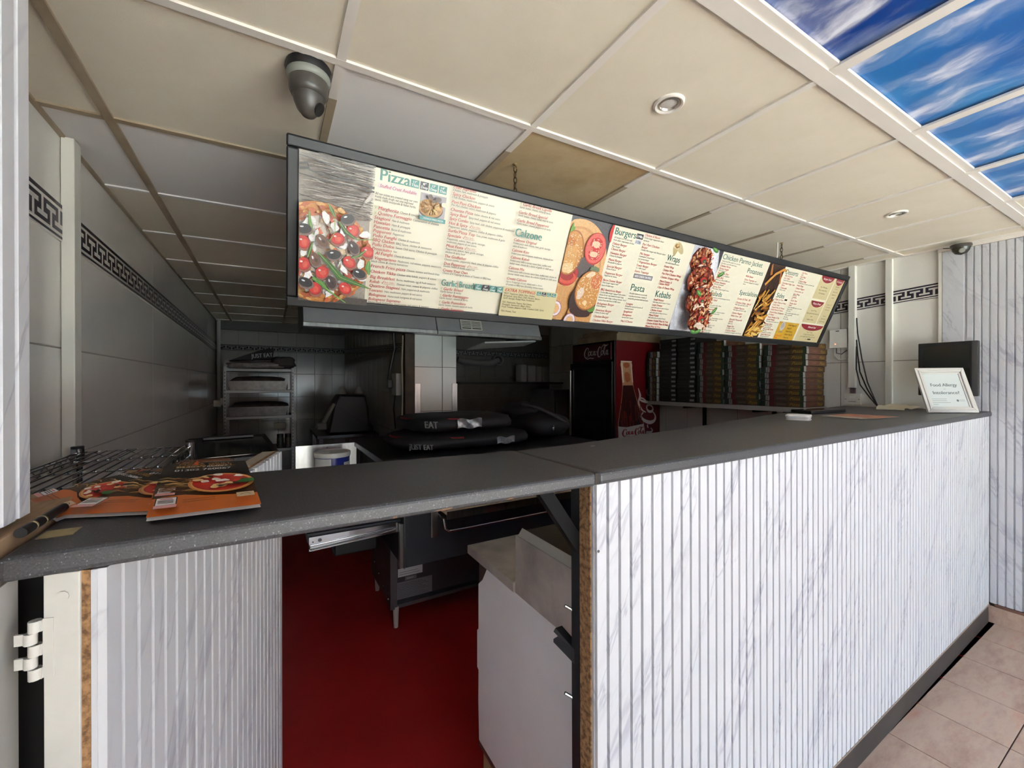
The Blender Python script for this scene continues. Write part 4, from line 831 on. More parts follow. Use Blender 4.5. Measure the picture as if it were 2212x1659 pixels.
for t, n_, ds, v in ((.293, 'Side Salad', (), 1), (.310, 'Greek', ('Feta cheese, green salad, olives,', 'tomato, cucumber & peppers'), 1), (.346, 'Vegetarian', ('Lettuce, tomato, cucumber, sweetcorn, peppers,', 'red onion, pineapple & potato salad'), 1), (.383, 'Mixed', ('Chicken, salami, ham, cheese, tomato, cucumber,', 'sweetcorn, tuna, egg & potato salad'), 0), (.425, 'Chicken Salad', ('Lettuce, tomato, cucumber, carrot,', 'sweetcorn, potato salad & egg'), 0), (.456, 'Seafood', ('Prawns, tuna, lettuce, tomato,', 'cucumber, egg & potato salad'), 0)):
    item(p, 2.086, t, n_, None, v)
    for k, d in enumerate(ds): sub(p, 2.086, t + 0.0125 + 0.0108 * k, d, dw=0.0040, clip=c6)
item(p, 2.336, .133, 'With Butter'); item(p, 2.336, .152, 'Extra Toppings', 'each'); sub(p, 2.336, .166, 'Tuna, beans, bolognese, sour cream &', dw=.0040); sub(p, 2.336, .178, 'cheese')
p.text('Specialities', 2.335, 0.227, 0.027, DGRN, width=0.176, bold=0.006)
for t, n_, d in ((.264, 'Scampi & Fries  (8)', None), (.287, 'Chicken Strips  (6pcs)', 'With chips and a sauce of dip'), (.319, 'Chicken Popcorn', 'With chips and a sauce of dip'), (.350, 'Chicken Nuggets', None), (.367, 'With Fries  (8)', None), (.389, 'Breaded Mozzarella', None), (.402, 'Sticks', 'With a dip'), (.431, 'Nugget Box', '20 nuggets & 4 dips'), (.458, 'Chicken Platter', 'Combination of nuggets, strips & wings')):
    item(p, 2.335, t, n_)
    if d: sub(p, 2.335, t + 0.0125, d, clip=c6)
p.build('salad_menu_lettering', M_mprint, PANEL[5])
# 7: chips photograph ----------------------------------------------
p = Print(bf); a0, a1 = SECT[6]; c7 = clipw(a0, a1); rnd = random.Random(55)
p.rect(a0, a1, T0, T1, (66, 42, 30))
for k in range(50): x = a0 + rnd.random() * 0.17; y = T0 + rnd.random() * 0.45; p.stroke([(x, y), (x + rnd.uniform(-.02, .02), y + 0.07)], [0.002, 0.006, 0.002], rnd.choice([(94, 62, 40), (52, 32, 24), (116, 76, 46), (40, 26, 22)]), clip=c7)
for k in range(70):
    y = 0.23 + rnd.random() * 0.25; x = a0 - 0.01 + rnd.random() * 0.13 * (0.6 + y); a = rnd.uniform(-1.2, 0.4); l = rnd.uniform(0.04, 0.09)
    p.stroke([(x, y), (x + l * cos(a), y + l * sin(a))], rnd.uniform(0.009, 0.014), rnd.choice([(206, 148, 56), (232, 184, 88), (170, 108, 36), (122, 72, 28), (244, 206, 116), (190, 124, 44)]), clip=c7)
p.stroke([(a0 + 0.005, 0.16), (a0 + 0.07, 0.09), (a1 - 0.03, 0.055), (a1, 0.06)], 0.016, (214, 150, 66), clip=c7); p.stroke([(a0, 0.04), (a0 + 0.03, 0.1)], 0.02, (176, 110, 48), clip=c7); p.stroke([(a1 - 0.05, 0.07), (a1 - 0.02, 0.14)], 0.014, (190, 112, 46), clip=c7)
p.build('chips_photograph', M_mphoto, PANEL[6])
# 8: desserts, sides and deals -------------------------------------
p = Print(bf); c8 = clipw(2.680, BW - 0.034); S = 2.709
p.text('Desserts', 2.704, 0.061, 0.028, DGRN, width=0.135, bold=0.006, clip=c8); p.text('Sides', 2.704, 0.206, 0.028, DGRN, width=0.085, bold=0.006)
for t, n_, d in ((.084, 'Ben & Jerrys', None), (.099, 'Ice Cream', 'Various flavours available'), (.129, 'Chocolate Fudge Cake', None), (.142, 'Slice', None), (.158, 'Cheesecake', 'Various slices')):
    item(p, S, t, n_, nw=.0070)
    if d: sub(p, S, t + .013, d, dw=.0046)
S = 2.701
for t, n_ in ((.232, 'Chips or Fries'), (.250, 'Large Chips or Fries'), (.266, 'Curly Fries'), (.282, 'French Fries & Cheese'), (.297, 'Curly Fries & Cheese'), (.314, 'French Fries, Bolognese'), (.329, '& Cheese'), (.346, 'Potato Wedges & Dip'), (.361, 'Loaded Wedges'), (.391, 'Potato Skins'), (.424, 'Mozzarella Sticks'), (.461, 'Garlic Mushrooms')): item(p, S, t, n_, nw=.0068, cap=.0100, clip=c8)
for t, s_ in ((.374, 'With cheese & sour cream or dip'), (.402, 'With cheese & bacon'), (.413, 'or plain with dip'), (.436, 'With a dip'), (.447, 'Six pieces to a portion'), (.473, 'With garlic mayonnaise')): sub(p, S, t, s_, dw=.0046)
p.rect(2.806, 2.836, 0.222, 0.233, (40, 40, 44))
S = 2.875
for t, n_ in ((.047, 'Kids Menu'), (.072, 'Kids Meal'), (.098, 'Chicken Wings'), (.126, 'Onion Rings'), (.144, 'Chicken Nuggets'), (.163, 'Corn on the Cob'), (.181, 'Spicy Wings'), (.202, 'Coleslaw'), (.223, 'Garlic Dips'), (.241, 'Potato Salad'), (.254, 'Salad')): item(p, S, t, n_, nw=.0068, cap=.0100, clip=c8)
for t, s_ in ((.059, 'Small'), (.084, 'With drink'), (.110, 'With BBQ sauce, six pieces served with a dip'), (.190, 'With a dip'), (.212, 'Tub'), (.268, 'Garlic, chilli, BBQ, mayo, sour cream,'), (.280, 'cheese, tomato'), (.292, 'Soft Drinks'), (.306, 'Cans available, large bottles, juices'), (.318, 'Water, energy drinks'), (.332, 'Hot drinks'), (.345, 'Tea and coffee')): sub(p, S, t, s_, dw=.0044)
p.rect(2.852, 3.088, 0.365, T1, (226, 176, 58)); p.ell(2.905, 0.395, 0.026, 0.030, (206, 200, 196), n=18); p.ell(2.903, 0.392, 0.018, 0.02, (184, 178, 176), n=14); p.rect(2.885, 2.925, 0.430, 0.436, (160, 150, 140))
for k, s_ in enumerate(('Chicken Nuggets (4)', 'Scampi (4)', 'Chicken Popcorn', 'Chicken Strips (2)', 'Cheese Pizza')): p.text(s_, 2.965, 0.382 + 0.0215 * k, 0.0105, (70, 48, 24), cw=.0052, shear=.2, bold=.004)
p.text("Children's", 2.862, 0.458, 0.012, (214, 92, 34), cw=.0075, bold=.01); p.text('Menu', 2.862, 0.473, 0.012, (214, 92, 34), cw=.0085, bold=.01)
def deal(x0, x1, t0, t1, head, rows):
    p.rect(x0, x1, t0, t1, (222, 206, 158)); xc = (x0 + x1) / 2
    p.poly([(x1 - 0.008 if i == 0 else xc + (x1 - x0 - 0.016) / 2 * cos(pi * i / 14), t0 + 0.042 * sin(pi * i / 14)) for i in range(15)], (156, 32, 48))
    p.text(head, xc, t0 + 0.017, 0.013, (246, 240, 236), width=min(0.10, (x1 - x0) * .6), align=1, bold=.01, shear=.15)
    for t, s_ in rows: p.text(s_, xc, t, 0.0088, (96, 76, 48), cw=.0054, align=1, bold=.004)
deal(3.108, 3.284, T0, 0.186, 'Burger Deal', ((.105, 'Any 1/4lb burger,'), (.125, 'fries and any drink'), (.145, 'for one person')))
deal(3.108, 3.284, 0.200, 0.350, 'Pizza Deal', ((.265, 'Any 10" Pizza'), (.285, 'chips, garlic bread & any dip'), (.305, 'and a'), (.327, 'bottle of drink')))
deal(3.298, BW - 0.034, T0, 0.350, 'Kebab', ((.085, 'Any kebab'), (.10, 'of your'), (.12, 'choice with'), (.14, 'chips and'), (.16, 'a drink'), (.21, 'Any two 12"'), (.228, 'thin pizzas'), (.246, 'and bottle'), (.29, 'Any two'), (.31, 'calzone and'), (.33, 'garlic bread')))
deal(3.108, BW - 0.034, 0.362, T1, 'Midweek Deal', ((.416, 'Any 11" Pizza'), (.432, '12" garlic bread and fries'), (.448, 'and a large bottle of any soft drink'), (.466, 'for only')))
p.rect(3.27, 3.31, 0.461, 0.471, (40, 40, 40))
p.build('dessert_menu_lettering', M_mprint, PANEL[7])
# chains -----------------------------------------------------------
def chain(x, y, zt, zb, hook):
    t = thing('hanging_chain', 'rusty chain holding the %s of the menu board' % hook, 'chain', (x, y, zb))
    n = max(3, int((zt - zb) / 0.022)); M_ch = mat('rusty_chain', (92, 74, 54), 0.6, 0.7, var=0.4, vscale=60)
    for k in range(n):
        zc = zt - 0.016 - k * (zt - zb - 0.01) / n; pts = []
        for i in range(12):
            a = 2 * pi * i / 12; u = 0.0065 * cos(a); w = 0.0135 * sin(a); pts.append((x + (u if k % 2 == 0 else 0.0015 * (-1) ** k), y + (u if k % 2 else 0), zc + w))
        MB().tube(pts, 0.0021, n=6, closed=True).build('link', M_ch, t, smooth=60)
    MB().tube([(x, y, zt + 0.004), (x + 0.010, y, zt - 0.004), (x + 0.004, y, zt - 0.012), (x - 0.008, y, zt - 0.006)], 0.0025, n=6).build('hook', mat('brass_hook', (150, 130, 86), 0.5, 0.6), t, smooth=60)
    MB().lathe([(0.010, 0.0), (0.008, -0.004), (0.004, -0.006)], (x, y, zt + 0.006), n=10).build('hook_plate', mat('brass_hook', (150, 130, 86), 0.5, 0.6), t, smooth=40)
chain(0.839, 1.414, 2.374, 2.258, 'left end'); chain(2.835, 1.438, 2.406, 2.258, 'right end')
MB().tube([(2.80, 1.445, 2.41), (2.80, 1.446, 2.34), (2.795, 1.45, 2.27)], 0.004, n=6).build('board_cable', M_plastic, bd, smooth=60)

# ---------------------------------------------------------------- cameras and downlights on the ceiling
def ceil_z(x, y): return CZ + 0.8477 + 0.01684 * x - 0.00183 * y
M_cam = mat('grey_camera_shell', (76, 72, 66), 0.35, c2=(60, 56, 52), vscale=20); M_cam2 = mat('pale_camera_base', (128, 130, 122), 0.4)
x, y = 0.093, 1.246; z = ceil_z(x, y)
cm = thing('ceiling_camera', 'grey eyeball security camera under the ceiling left of the menu board', 'security camera', (x, y, z))
MB().lathe([(0.056, 0.0), (0.058, -0.010), (0.055, -0.022)], (x, y, z), n=30).build('base_ring', M_black, cm, smooth=40)
MB().lathe([(0.054, -0.022), (0.0555, -0.030), (0.050, -0.040), (0.048, -0.041)], (x, y, z), n=30).build('trim_ring', M_cam2, cm, smooth=40)
MB().lathe([(0.049, -0.040), (0.048, -0.065), (0.042, -0.078), (0.040, -0.079)], (x, y, z), n=30).build('shell', M_cam, cm, smooth=40)
MB().lathe([(0.040, -0.078), (0.037, -0.092), (0.029, -0.112), (0.016, -0.128), (0.002, -0.134)], (x, y, z), n=30).build('eyeball', M_cam, cm, smooth=50)
MB().lathe([(0.018, 0), (0.018, 0.006), (0.012, 0.008), (0.0, 0.006)], (x + 0.022, y - 0.010, z - 0.108), n=16, axis=(0.75, -0.3, -0.6)).build('lens', M_black, cm, smooth=40)
x, y, z = 3.86, 0.868, 2.395
c2_ = thing('dome_camera', 'small dark dome security camera in the corner above the wall cladding', 'security camera', (x, y, z))
MB().lathe([(0.050, 0.012), (0.052, 0.0), (0.046, -0.008), (0.045, -0.009)], (x, y, z), n=26).build('base_ring', M_cam, c2_, smooth=40)
MB().lathe([(0.044, -0.008), (0.040, -0.026), (0.028, -0.044), (0.002, -0.054)], (x, y, z), n=26).build('dome', mat('dark_dome', (58, 58, 50), 0.2), c2_, smooth=60)
MB().lathe([(0.016, 0.0), (0.014, 0.004), (0.009, 0.004)], (x - 0.033, y - 0.012, z - 0.032), n=16, axis=(-0.75, -0.35, -0.55)).build('lens_ring', M_cam2, c2_, smooth=40)
MB().tube([(x + 0.03, y + 0.09, 2.412), (x + 0.03, y + 0.05, 2.402), (x + 0.01, y + 0.03, 2.395)], 0.003, n=6).build('camera_cable', M_black, c2_, smooth=60)
for x, y, lab in ((1.072, 0.873, 'nearer of the two round recessed downlights in the cream ceiling'), (2.875, 0.884, 'farther round recessed downlight, close to the right wall')):
    z = ceil_z(x, y); t = thing('downlight', lab, 'ceiling light', (x, y, z), group='recessed downlights')
    MB().lathe([(0.046, 0.0045), (0.046, -0.002), (0.041, -0.005), (0.036, -0.003), (0.034, 0.003)], (x, y, z), n=28).build('bezel', M_bar, t, smooth=40)
    MB().lathe([(0.034, 0.003), (0.032, -0.002), (0.027, -0.0035), (0.024, 0.002)], (x, y, z), n=28).build('inner_ring', mat('nickel_ring', (196, 190, 180), 0.25, 0.8), t, smooth=40)
    MB().lathe([(0.024, 0.002), (0.019, 0.0), (0.010, -0.0015), (0.0, -0.001)], (x, y, z), n=24).build('lamp_face', mat('lamp_glass', (206, 204, 200), 0.12), t, smooth=60)

# ================================================================ KITCHEN, BACKGROUND TO FRONT
# extractor canopy ----------------------------------------------------
hood = thing('extractor_hood', 'grey steel extractor canopy hanging behind and below the menu board', 'extractor hood', (1.1, 3.1, 1.87))
M_hood = mat('hood_steel', (176, 178, 180), 0.45, 0.25, var=0.08, vscale=4)
for x0, x1 in ((0.185, 1.055), (1.062, 1.97)):
    MB().prism([(x0, 2.90, 1.90), (x0, 3.06, 2.30), (x0, 3.075, 2.30), (x0, 2.915, 1.90)], (x1 - x0, 0, 0)).build('front_panel', M_hood, hood)
    MB().box(x0 - 0.004, x1, 2.885, 2.93, 1.872, 1.902).build('lip', M_steel, hood, bevel=0.004)
MB().prism([(0.185, 2.92, 1.885), (0.185, 3.075, 2.30), (0.185, 3.48, 2.30), (0.185, 3.48, 1.885)], (0.012, 0, 0)).build('end_panel', M_dsteel, hood)
MB().prism([(1.958, 2.92, 1.885), (1.958, 3.075, 2.30), (1.958, 3.48, 2.30), (1.958, 3.48, 1.885)], (0.012, 0, 0)).build('end_panel', M_dsteel, hood)
MB().box(0.2, 1.958, 3.0, 3.475, 1.93, 1.945).build('filter_tray', M_dsteel, hood)
MB().prism([(1.47, 2.95, 1.83), (1.95, 2.95, 1.865), (2.05, 3.3, 1.86), (1.47, 3.3, 1.80)], (0, 0, 0.012)).build('baffle', mat('pale_baffle', (186, 184, 176), 0.5), hood)
vg = thing('vent_grille', 'small cream louvred vent on the front of the extractor canopy', 'vent', (1.335, 2.93, 1.96))
yv = lambda z: 2.90 + 0.4 * (z - 1.90) - 0.006
MB().prism([(1.247, yv(1.925), 1.925), (1.425, yv(1.925), 1.925), (1.425, yv(2.0), 2.0), (1.247, yv(2.0), 2.0)], (0, 0.008, -0.003)).build('back', mat('vent_dark', (70, 66, 56), 0.8), vg)
for a, b, c, d in ((1.247, 1.425, 1.921, 1.929), (1.247, 1.425, 1.997, 2.004), (1.247, 1.256, 1.921, 2.004), (1.416, 1.425, 1.921, 2.004), (1.332, 1.340, 1.921, 2.004)):
    MB().prism([(a, yv(c) - 0.006, c), (b, yv(c) - 0.006, c), (b, yv(d) - 0.006, d), (a, yv(d) - 0.006, d)], (0, 0.006, -0.002)).build('frame', M_plastic, vg)
for k in range(5):
    z = 1.937 + 0.0125 * k; MB().prism([(1.256, yv(z) - 0.007, z), (1.416, yv(z) - 0.007, z), (1.416, yv(z), z + 0.006), (1.256, yv(z), z + 0.006)], (0, 0.0015, 0.0035)).build('louvre', M_plastic, vg)

# shelf rack at the back with boxes ---------------------------------
rk = thing('metal_shelf_rack', 'tall grey slotted angle shelf rack against the back wall', 'shelf rack', (-0.1, 5.55, 0))
M_rack = mat('grey_rack', (150, 150, 148), 0.45, 0.3)
for x in (-0.425, 0.215):
    for y in (5.36, 5.76):
        pst = MB().box(x, x + 0.028, y, y + 0.003, 0, 1.69).box(x, x + 0.003, y, y + 0.03, 0, 1.69).build('post', M_rack, rk)
        if y < 5.5:
            sl = MB()
            for k in range(40): sl.box(x + 0.011, x + 0.018, y - 0.001, y + 0.0005, 0.14 + 0.038 * k, 0.158 + 0.038 * k)
            sl.build('post_slots', M_black, pst)
for z in (1.645, 1.41, 1.125, 0.755, 0.2): MB().box(-0.425, 0.243, 5.362, 5.79, z, z + 0.03).build('shelf', M_rack, rk, bevel=0.003)
def tub(label, x0, x1, z, col, seed):
    t = thing('food_tray', label, 'tray', ((x0 + x1) / 2, 5.52, z), group='trays on the shelf rack')
    MB().prism([(x0 + .015, 5.39, z), (x1 - .015, 5.39, z), (x1 - .015, 5.70, z), (x0 + .015, 5.70, z)], (0, 0, 0.002)).prism([(x0, 5.38, z + 0.10), (x0 + 0.02, 5.385, z), (x1 - 0.02, 5.385, z), (x1, 5.38, z + 0.10)], (0, 0.006, 0)).box(x0, x0 + .006, 5.38, 5.71, z, z + .1).box(x1 - .006, x1, 5.38, 5.71, z, z + .1).box(x0, x1, 5.704, 5.71, z, z + .1).build('tray_body', mat('cloudy_tray_%d' % seed, col, 0.3, var=0.2, vscale=20), t)
    MB().blob(((x0 + x1) / 2, 5.53, z + 0.10), (x1 - x0) / 2 - 0.01, 0.14, 0.055, n=14, m=8, pw=0.7, jit=0.18, seed=seed).build('contents', mat('dark_bundle', (70, 56, 50), 0.6, c2=(38, 32, 32), vscale=14), t, smooth=60)
tub('clear tray of packets on the upper shelf of the rack', -0.385, 0.185, 1.441, (150, 136, 124), 1)
tub('clear tray of packets on the lower shelf of the rack', -0.385, 0.185, 1.156, (130, 124, 118), 2)
bg = thing('folded_delivery_bag', 'flat black bag with white JUST EAT lettering on top of the rack', 'bag', (-0.12, 5.5, 1.75))
MB().prism([(-0.385, 5.43, 1.760), (0.03, 5.40, 1.79), (0.045, 5.40, 1.892), (0.0, 5.41, 1.907), (-0.12, 5.41, 1.87)], (0, 0.22, 0)).build('bag_body', mat('black_nylon', (20, 20, 23), 0.7, bump=0.4, bscale=30), bg, bevel=0.008)
p = Print(lambda a, b, h: Vector((a, 5.395 - h - 0.004 - 0.02 * (0.0 - a) * -1 * 0, b)))
p = Print(lambda a, b, h: Vector((a, 5.3965 - 0.072 * (a - 0.04) - 0.006 - h, b)))
p.text('JUST EAT', -0.175, 1.815, 0.045, (150, 150, 148), width=0.205, bold=0.02, flip=-1, rot=0.10); p.build('bag_lettering', M_print, bg)
bn = thing('packet_bundle', 'grey bundle of plastic packets on top of the rack', 'packet', (0.05, 5.55, 1.676))
MB().blob((-0.12, 5.55, 1.715), 0.29, 0.15, 0.042, pw=0.6, jit=0.15, seed=3).build('packets', mat('grey_packets', (104, 98, 94), 0.5, c2=(150, 142, 134), vscale=16), bn, smooth=60)
MB().blob((0.14, 5.55, 1.755), 0.13, 0.14, 0.065, pw=0.6, jit=0.2, seed=4).build('packets', mat('dark_packets', (74, 68, 66), 0.6), bn, smooth=60)
for k, x in enumerate((0.105, 0.185)):
    j = thing('spice_jar', ('left' if k == 0 else 'right') + ' one of two dark spice jars at the low end of the rack', 'jar', (x, 5.42, 0.786), group='spice jars')
    MB().lathe([(0.034, 0), (0.036, 0.01), (0.036, 0.105), (0.030, 0.115)], (x, 5.42, 0.786), n=16).build('jar_body', mat('jar_glass', (66, 60, 54), 0.15, c2=(96, 88, 78), vscale=20), j, smooth=40)
    MB().cyl((x, 5.42, 0.899), (x, 5.42, 0.94), 0.034, n=16).build('lid', M_black, j, smooth=40)
sk = bx('wall_socket', M_plastic, None, 0.05, 0.20, 6.735, 6.748, 0.87, 0.955, bevel=0.003); tag(sk, 'white double wall socket behind the spice jars', 'socket')

# dark appliance on the back table -------------------------------------
tb = thing('back_table', 'dark metal work table along the back wall', 'table', (0.75, 4.9, 0))
bx('table_top', M_dsteel, tb, 0.40, 0.985, 4.45, 5.25, 0.97, 1.0, bevel=0.004)
for x in (0.42, 0.93):
    for y in (4.48, 5.2): bx('leg', M_dsteel, tb, x, x + 0.035, y, y + 0.035, 0, 0.97)
mc = thing('black_machine', 'bulky black catering machine with a pale side handle on the back table', 'machine', (0.75, 4.7, 1.0))
MB().prism([(0.50, 4.52, 1.001), (0.945, 4.52, 1.001), (0.945, 4.52, 1.07), (0.905, 4.52, 1.09), (0.90, 4.53, 1.25), (0.87, 4.53, 1.39), (0.62, 4.53, 1.40), (0.56, 4.53, 1.30)], (0, 0.34, 0)).build('body', mat('machine_black', (13, 13, 14), 0.5), mc, bevel=0.02)
MB().bar((0.555, 4.50, 1.31), (0.455, 4.47, 1.12), 0.045, 0.03).build('arm', mat('machine_grey', (120, 116, 110), 0.5), mc, bevel=0.006)
bx('handle', mat('machine_grey', (120, 116, 110), 0.5), mc, 0.40, 0.485, 4.44, 4.50, 1.06, 1.125, bevel=0.012)
for k, (x, h) in enumerate(((0.70, 0.075), (0.87, 0.07))):
    MB().lathe([(0.045, 0), (0.018, h), (0.0, h + 0.002)], (x - 0.04, 4.7, 1.405), n=12).build('cone_guard', mat('machine_grey', (120, 116, 110), 0.5), mc, smooth=50)

# side wall: switch box with flex and plug -----------------------------
sb = thing('switch_box', 'grey switched socket box with plug on the side wall before the tiled nib', 'socket', (0.975, 3.63, 1.5))
bx('box', mat('grey_switch', (150, 148, 142), 0.4), sb, 0.93, 0.986, 3.56, 3.70, 1.41, 1.60, bevel=0.006)
bx('plug', M_black, sb, 0.885, 0.928, 3.66, 3.72, 1.47, 1.55, bevel=0.008)
MB().tube([(0.90, 3.69, 1.55), (0.915, 3.68, 1.66), (0.945, 3.66, 1.82), (0.93, 3.64, 1.95)], 0.014, n=8).build('flex', M_black, sb, smooth=60)
MB().tube([(0.978, 3.52, 1.92), (0.972, 3.52, 1.7), (0.972, 3.51, 1.4), (0.965, 3.5, 1.2)], 0.008, n=8).build('cable', mat('cream_cable', (160, 148, 124), 0.5), sb, smooth=60)
MB().tube([(0.95, 3.66, 1.41), (0.935, 3.66, 1.3), (0.95, 3.66, 1.12)], 0.006, n=6).build('flex', M_black, sb, smooth=60)
lb = thing('pipe_box', 'white junction box on the grey pipe in the left corner', 'junction box', (-0.55, 6.45, 1.25))
bx('box', M_plastic, lb, -0.606, -0.53, 6.40, 6.60, 1.22, 1.30, bevel=0.005); bx('cover', M_plastic, lb, -0.53, -0.50, 6.30, 6.42, 1.25, 1.33, bevel=0.005)

# pizza oven with conveyor, and the bags on it ----------------------------
ov = thing('pizza_oven', 'dark conveyor pizza oven on a steel stand behind the counter gap', 'oven', (1.25, 2.6, 0))
M_ov = mat('oven_black', (60, 62, 70), 0.45, 0.2, var=0.15, vscale=5); M_stand = mat('stand_grey', (112, 108, 112), 0.42, 0.7, var=0.15, vscale=8)
bx('oven_body', M_ov, ov, 0.642, 1.95, 2.30, 3.20, 0.486, 1.084, bevel=0.004)
bx('corner_strip', M_steel, ov, 0.622, 0.6415, 2.296, 2.33, 0.49, 0.735, bevel=0.002)
bx('door_edge', M_steel, ov, 0.6425, 0.648, 2.292, 2.2995, 0.486, 1.05)
bx('top_plate', M_dsteel, ov, 0.50, 1.95, 2.0, 3.20, 1.085, 1.119, bevel=0.003)
for y0 in (2.34,):
    rl = MB().prism([(0.172, y0, 0.662), (0.645, y0, 0.684), (0.645, y0, 0.735), (0.172, y0, 0.733)], (0, 0.006, 0)).build('conveyor_rail', M_chrome, ov)
    MB().tube([(0.178, y0 - 0.004, 0.692), (0.172, y0 - 0.004, 0.682), (0.178, y0 - 0.004, 0.672), (0.60, y0 - 0.004, 0.697), (0.612, y0 - 0.004, 0.705), (0.605, y0 - 0.004, 0.712), (0.595, y0 - 0.004, 0.711), (0.178, y0 - 0.004, 0.692)], 0.0035, n=6).build('rail_lip', M_chrome, rl, smooth=60)
    MB().cyl((0.222, y0 - 0.003, 0.713), (0.222, y0 + 0.001, 0.713), 0.009, n=14).build('bolt', M_dsteel, rl, smooth=40); MB().cyl((0.190, y0 - 0.001, 0.708), (0.190, y0 + 0.001, 0.708), 0.0035, n=10).build('rivet', M_black, rl)
bx('conveyor_bed', M_ov, ov, 0.165, 0.642, 2.36, 2.95, 0.70, 0.745, bevel=0.003); bx('motor', M_black, ov, 0.34, 0.60, 2.75, 2.95, 0.45, 0.58, bevel=0.01)
MB().box(0.845, 1.75, 2.17, 2.299, 0.785, 0.808).build('crumb_tray', mat('cream_tray', (228, 208, 178), 0.45), ov, bevel=0.002)
bx('tray_front', M_steel, ov, 0.845, 1.75, 2.164, 2.1695, 0.762, 0.806)
bx('handle_plate', M_steel, ov, 0.80, 0.84, 2.289, 2.2995, 0.63, 0.79, bevel=0.002)
MB().tube([(0.846, 2.29, 0.76), (0.846, 2.215, 0.75), (0.85, 2.205, 0.70), (0.87, 2.2, 0.685), (1.0, 2.2, 0.684), (1.62, 2.2, 0.688), (1.64, 2.205, 0.70), (1.645, 2.29, 0.72)], 0.007, n=8).build('handle', M_chrome, ov, smooth=60)
MB().prism([(0.644, 2.60, 0.13), (0.644, 3.15, 0.13), (0.644, 3.15, 0.485), (0.644, 2.60, 0.485)], (0.004, 0, 0)).build('stand_side', M_stand, ov)
bx('stand_post', M_stand, ov, 0.640, 0.682, 2.585, 2.60, 0.118, 0.485, bevel=0.001); bx('stand_back_plate', mat('stand_dark', (74, 66, 72), 0.5, 0.4), ov, 0.69, 1.9, 2.64, 2.65, 0.14, 0.485)
MB().prism([(0.683, 2.588, 0.118), (1.9, 2.588, 0.128), (1.9, 2.588, 0.150), (0.683, 2.588, 0.140)], (0, 0.05, 0)).build('stand_rail', M_stand, ov)
lg_ = MB().cyl((0.677, 2.60, 0.0), (0.677, 2.60, 0.13), 0.014, 0.019, n=14).build('leg', M_leg, ov, smooth=40)
MB().cyl((1.85, 2.62, 0.0), (1.85, 2.62, 0.13), 0.014, 0.019, n=14).build('leg', M_leg, ov, smooth=40); MB().cyl((0.68, 3.13, 0.0), (0.68, 3.13, 0.13), 0.014, 0.019, n=14).build('leg', M_leg, ov, smooth=40); MB().cyl((1.85, 3.13, 0.0), (1.85, 3.13, 0.13), 0.014, 0.019, n=14).build('leg', M_leg, ov, smooth=40)
pl = lambda a, b, h: Vector((a, 2.639 - h, b))
p = Print(pl); p.rect(0.70, 0.86, 0.285, 0.338, (206, 204, 208)); p.rect(0.71, 0.84, 0.298, 0.301, (120, 118, 122)); p.rect(0.71, 0.83, 0.312, 0.315, (120, 118, 122)); p.build('rating_label', M_print, ov)
p = Print(pl); p.rect(0.69, 0.925, 0.145, 0.252, (128, 124, 130))
for k in range(9): p.rect(0.70, 0.90 - 0.02 * (k % 3), 0.153 + 0.0105 * k, 0.156 + 0.0105 * k, (84, 80, 86))
p.rect(0.745, 0.82, 0.257, 0.281, (120, 116, 120)); p.rect(0.755, 0.80, 0.267, 0.271, (190, 188, 190)); p.build('notice_plate', M_print, ov)
MB().lathe([(0.055, 0), (0.055, 0.02), (0.01, 0.03)], (1.05, 2.60, 0.40), n=20, axis=(0, -1, 0)).build('fan_guard', M_black, ov, smooth=40)
for k in range(4): MB().cyl((0.6425 if k % 2 else 0.6435, 2.65 + 0.13 * k, 0.16 + 0.03 * k), (0.6395, 2.65 + 0.13 * k, 0.16 + 0.03 * k), 0.004, n=8).build('screw', M_steel, ov)
# side shelf with upstand carrying the tub
sd = thing('steel_side_shelf', 'small stainless shelf with a tall bright upstand left of the oven top', 'shelf', (0.33, 2.85, 0.87))
bx('upstand', M_steel, sd, 0.143, 0.514, 3.0, 3.006, 0.87, 1.112, bevel=0.001); bx('shelf_top', M_steel, sd, 0.143, 0.62, 2.55, 3.0, 0.862, 0.872); bx('side_flange', M_steel, sd, 0.143, 0.148, 2.75, 3.0, 0.872, 0.95)
bx('bracket', M_dsteel, sd, 0.50, 0.642, 2.6, 2.95, 0.83, 0.862)
MB().cyl((0.33, 2.998, 1.09), (0.33, 3.0, 1.09), 0.004, n=8).build('screw', M_dsteel, sd)
tbm = thing('sauce_tub', 'white lidded plastic tub with a blue label before the steel upstand', 'tub', (0.335, 2.78, 0.872))
MB().lathe([(0.085, 0), (0.095, 0.03), (0.100, 0.20), (0.100, 0.205)], (0.335, 2.78, 0.872), n=32).build('tub_body', mat('tub_blue', (34, 44, 120), 0.3), tbm, smooth=40)
MB().lathe([(0.103, 0.196), (0.105, 0.205), (0.105, 0.222), (0.098, 0.226), (0.094, 0.221), (0.0, 0.222)], (0.335, 2.78, 0.872), n=32).build('lid', mat('tub_white', (214, 212, 206), 0.35), tbm, smooth=40)
MB().tube([(0.335 + 0.07 * cos(a), 2.78 + 0.07 * sin(a), 0.872 + 0.228) for a in [2.4 + i * 0.25 for i in range(9)]], 0.004, n=6).build('lid_handle', mat('tub_white', (214, 212, 206), 0.35), tbm, smooth=60)
cyl_fn = lambda a, b, h: Vector((0.335 + (0.1005 + h) * cos(a), 2.78 + (0.1005 + h) * sin(a), 0.872 + b))
p = Print(cyl_fn)
for a0 in [(-2.95 + 0.1 * i) for i in range(12)]: p.poly([(a0, 0.05), (a0 + 0.101, 0.05), (a0 + 0.101, 0.192), (a0, 0.192)], (206, 204, 200), lift=False)
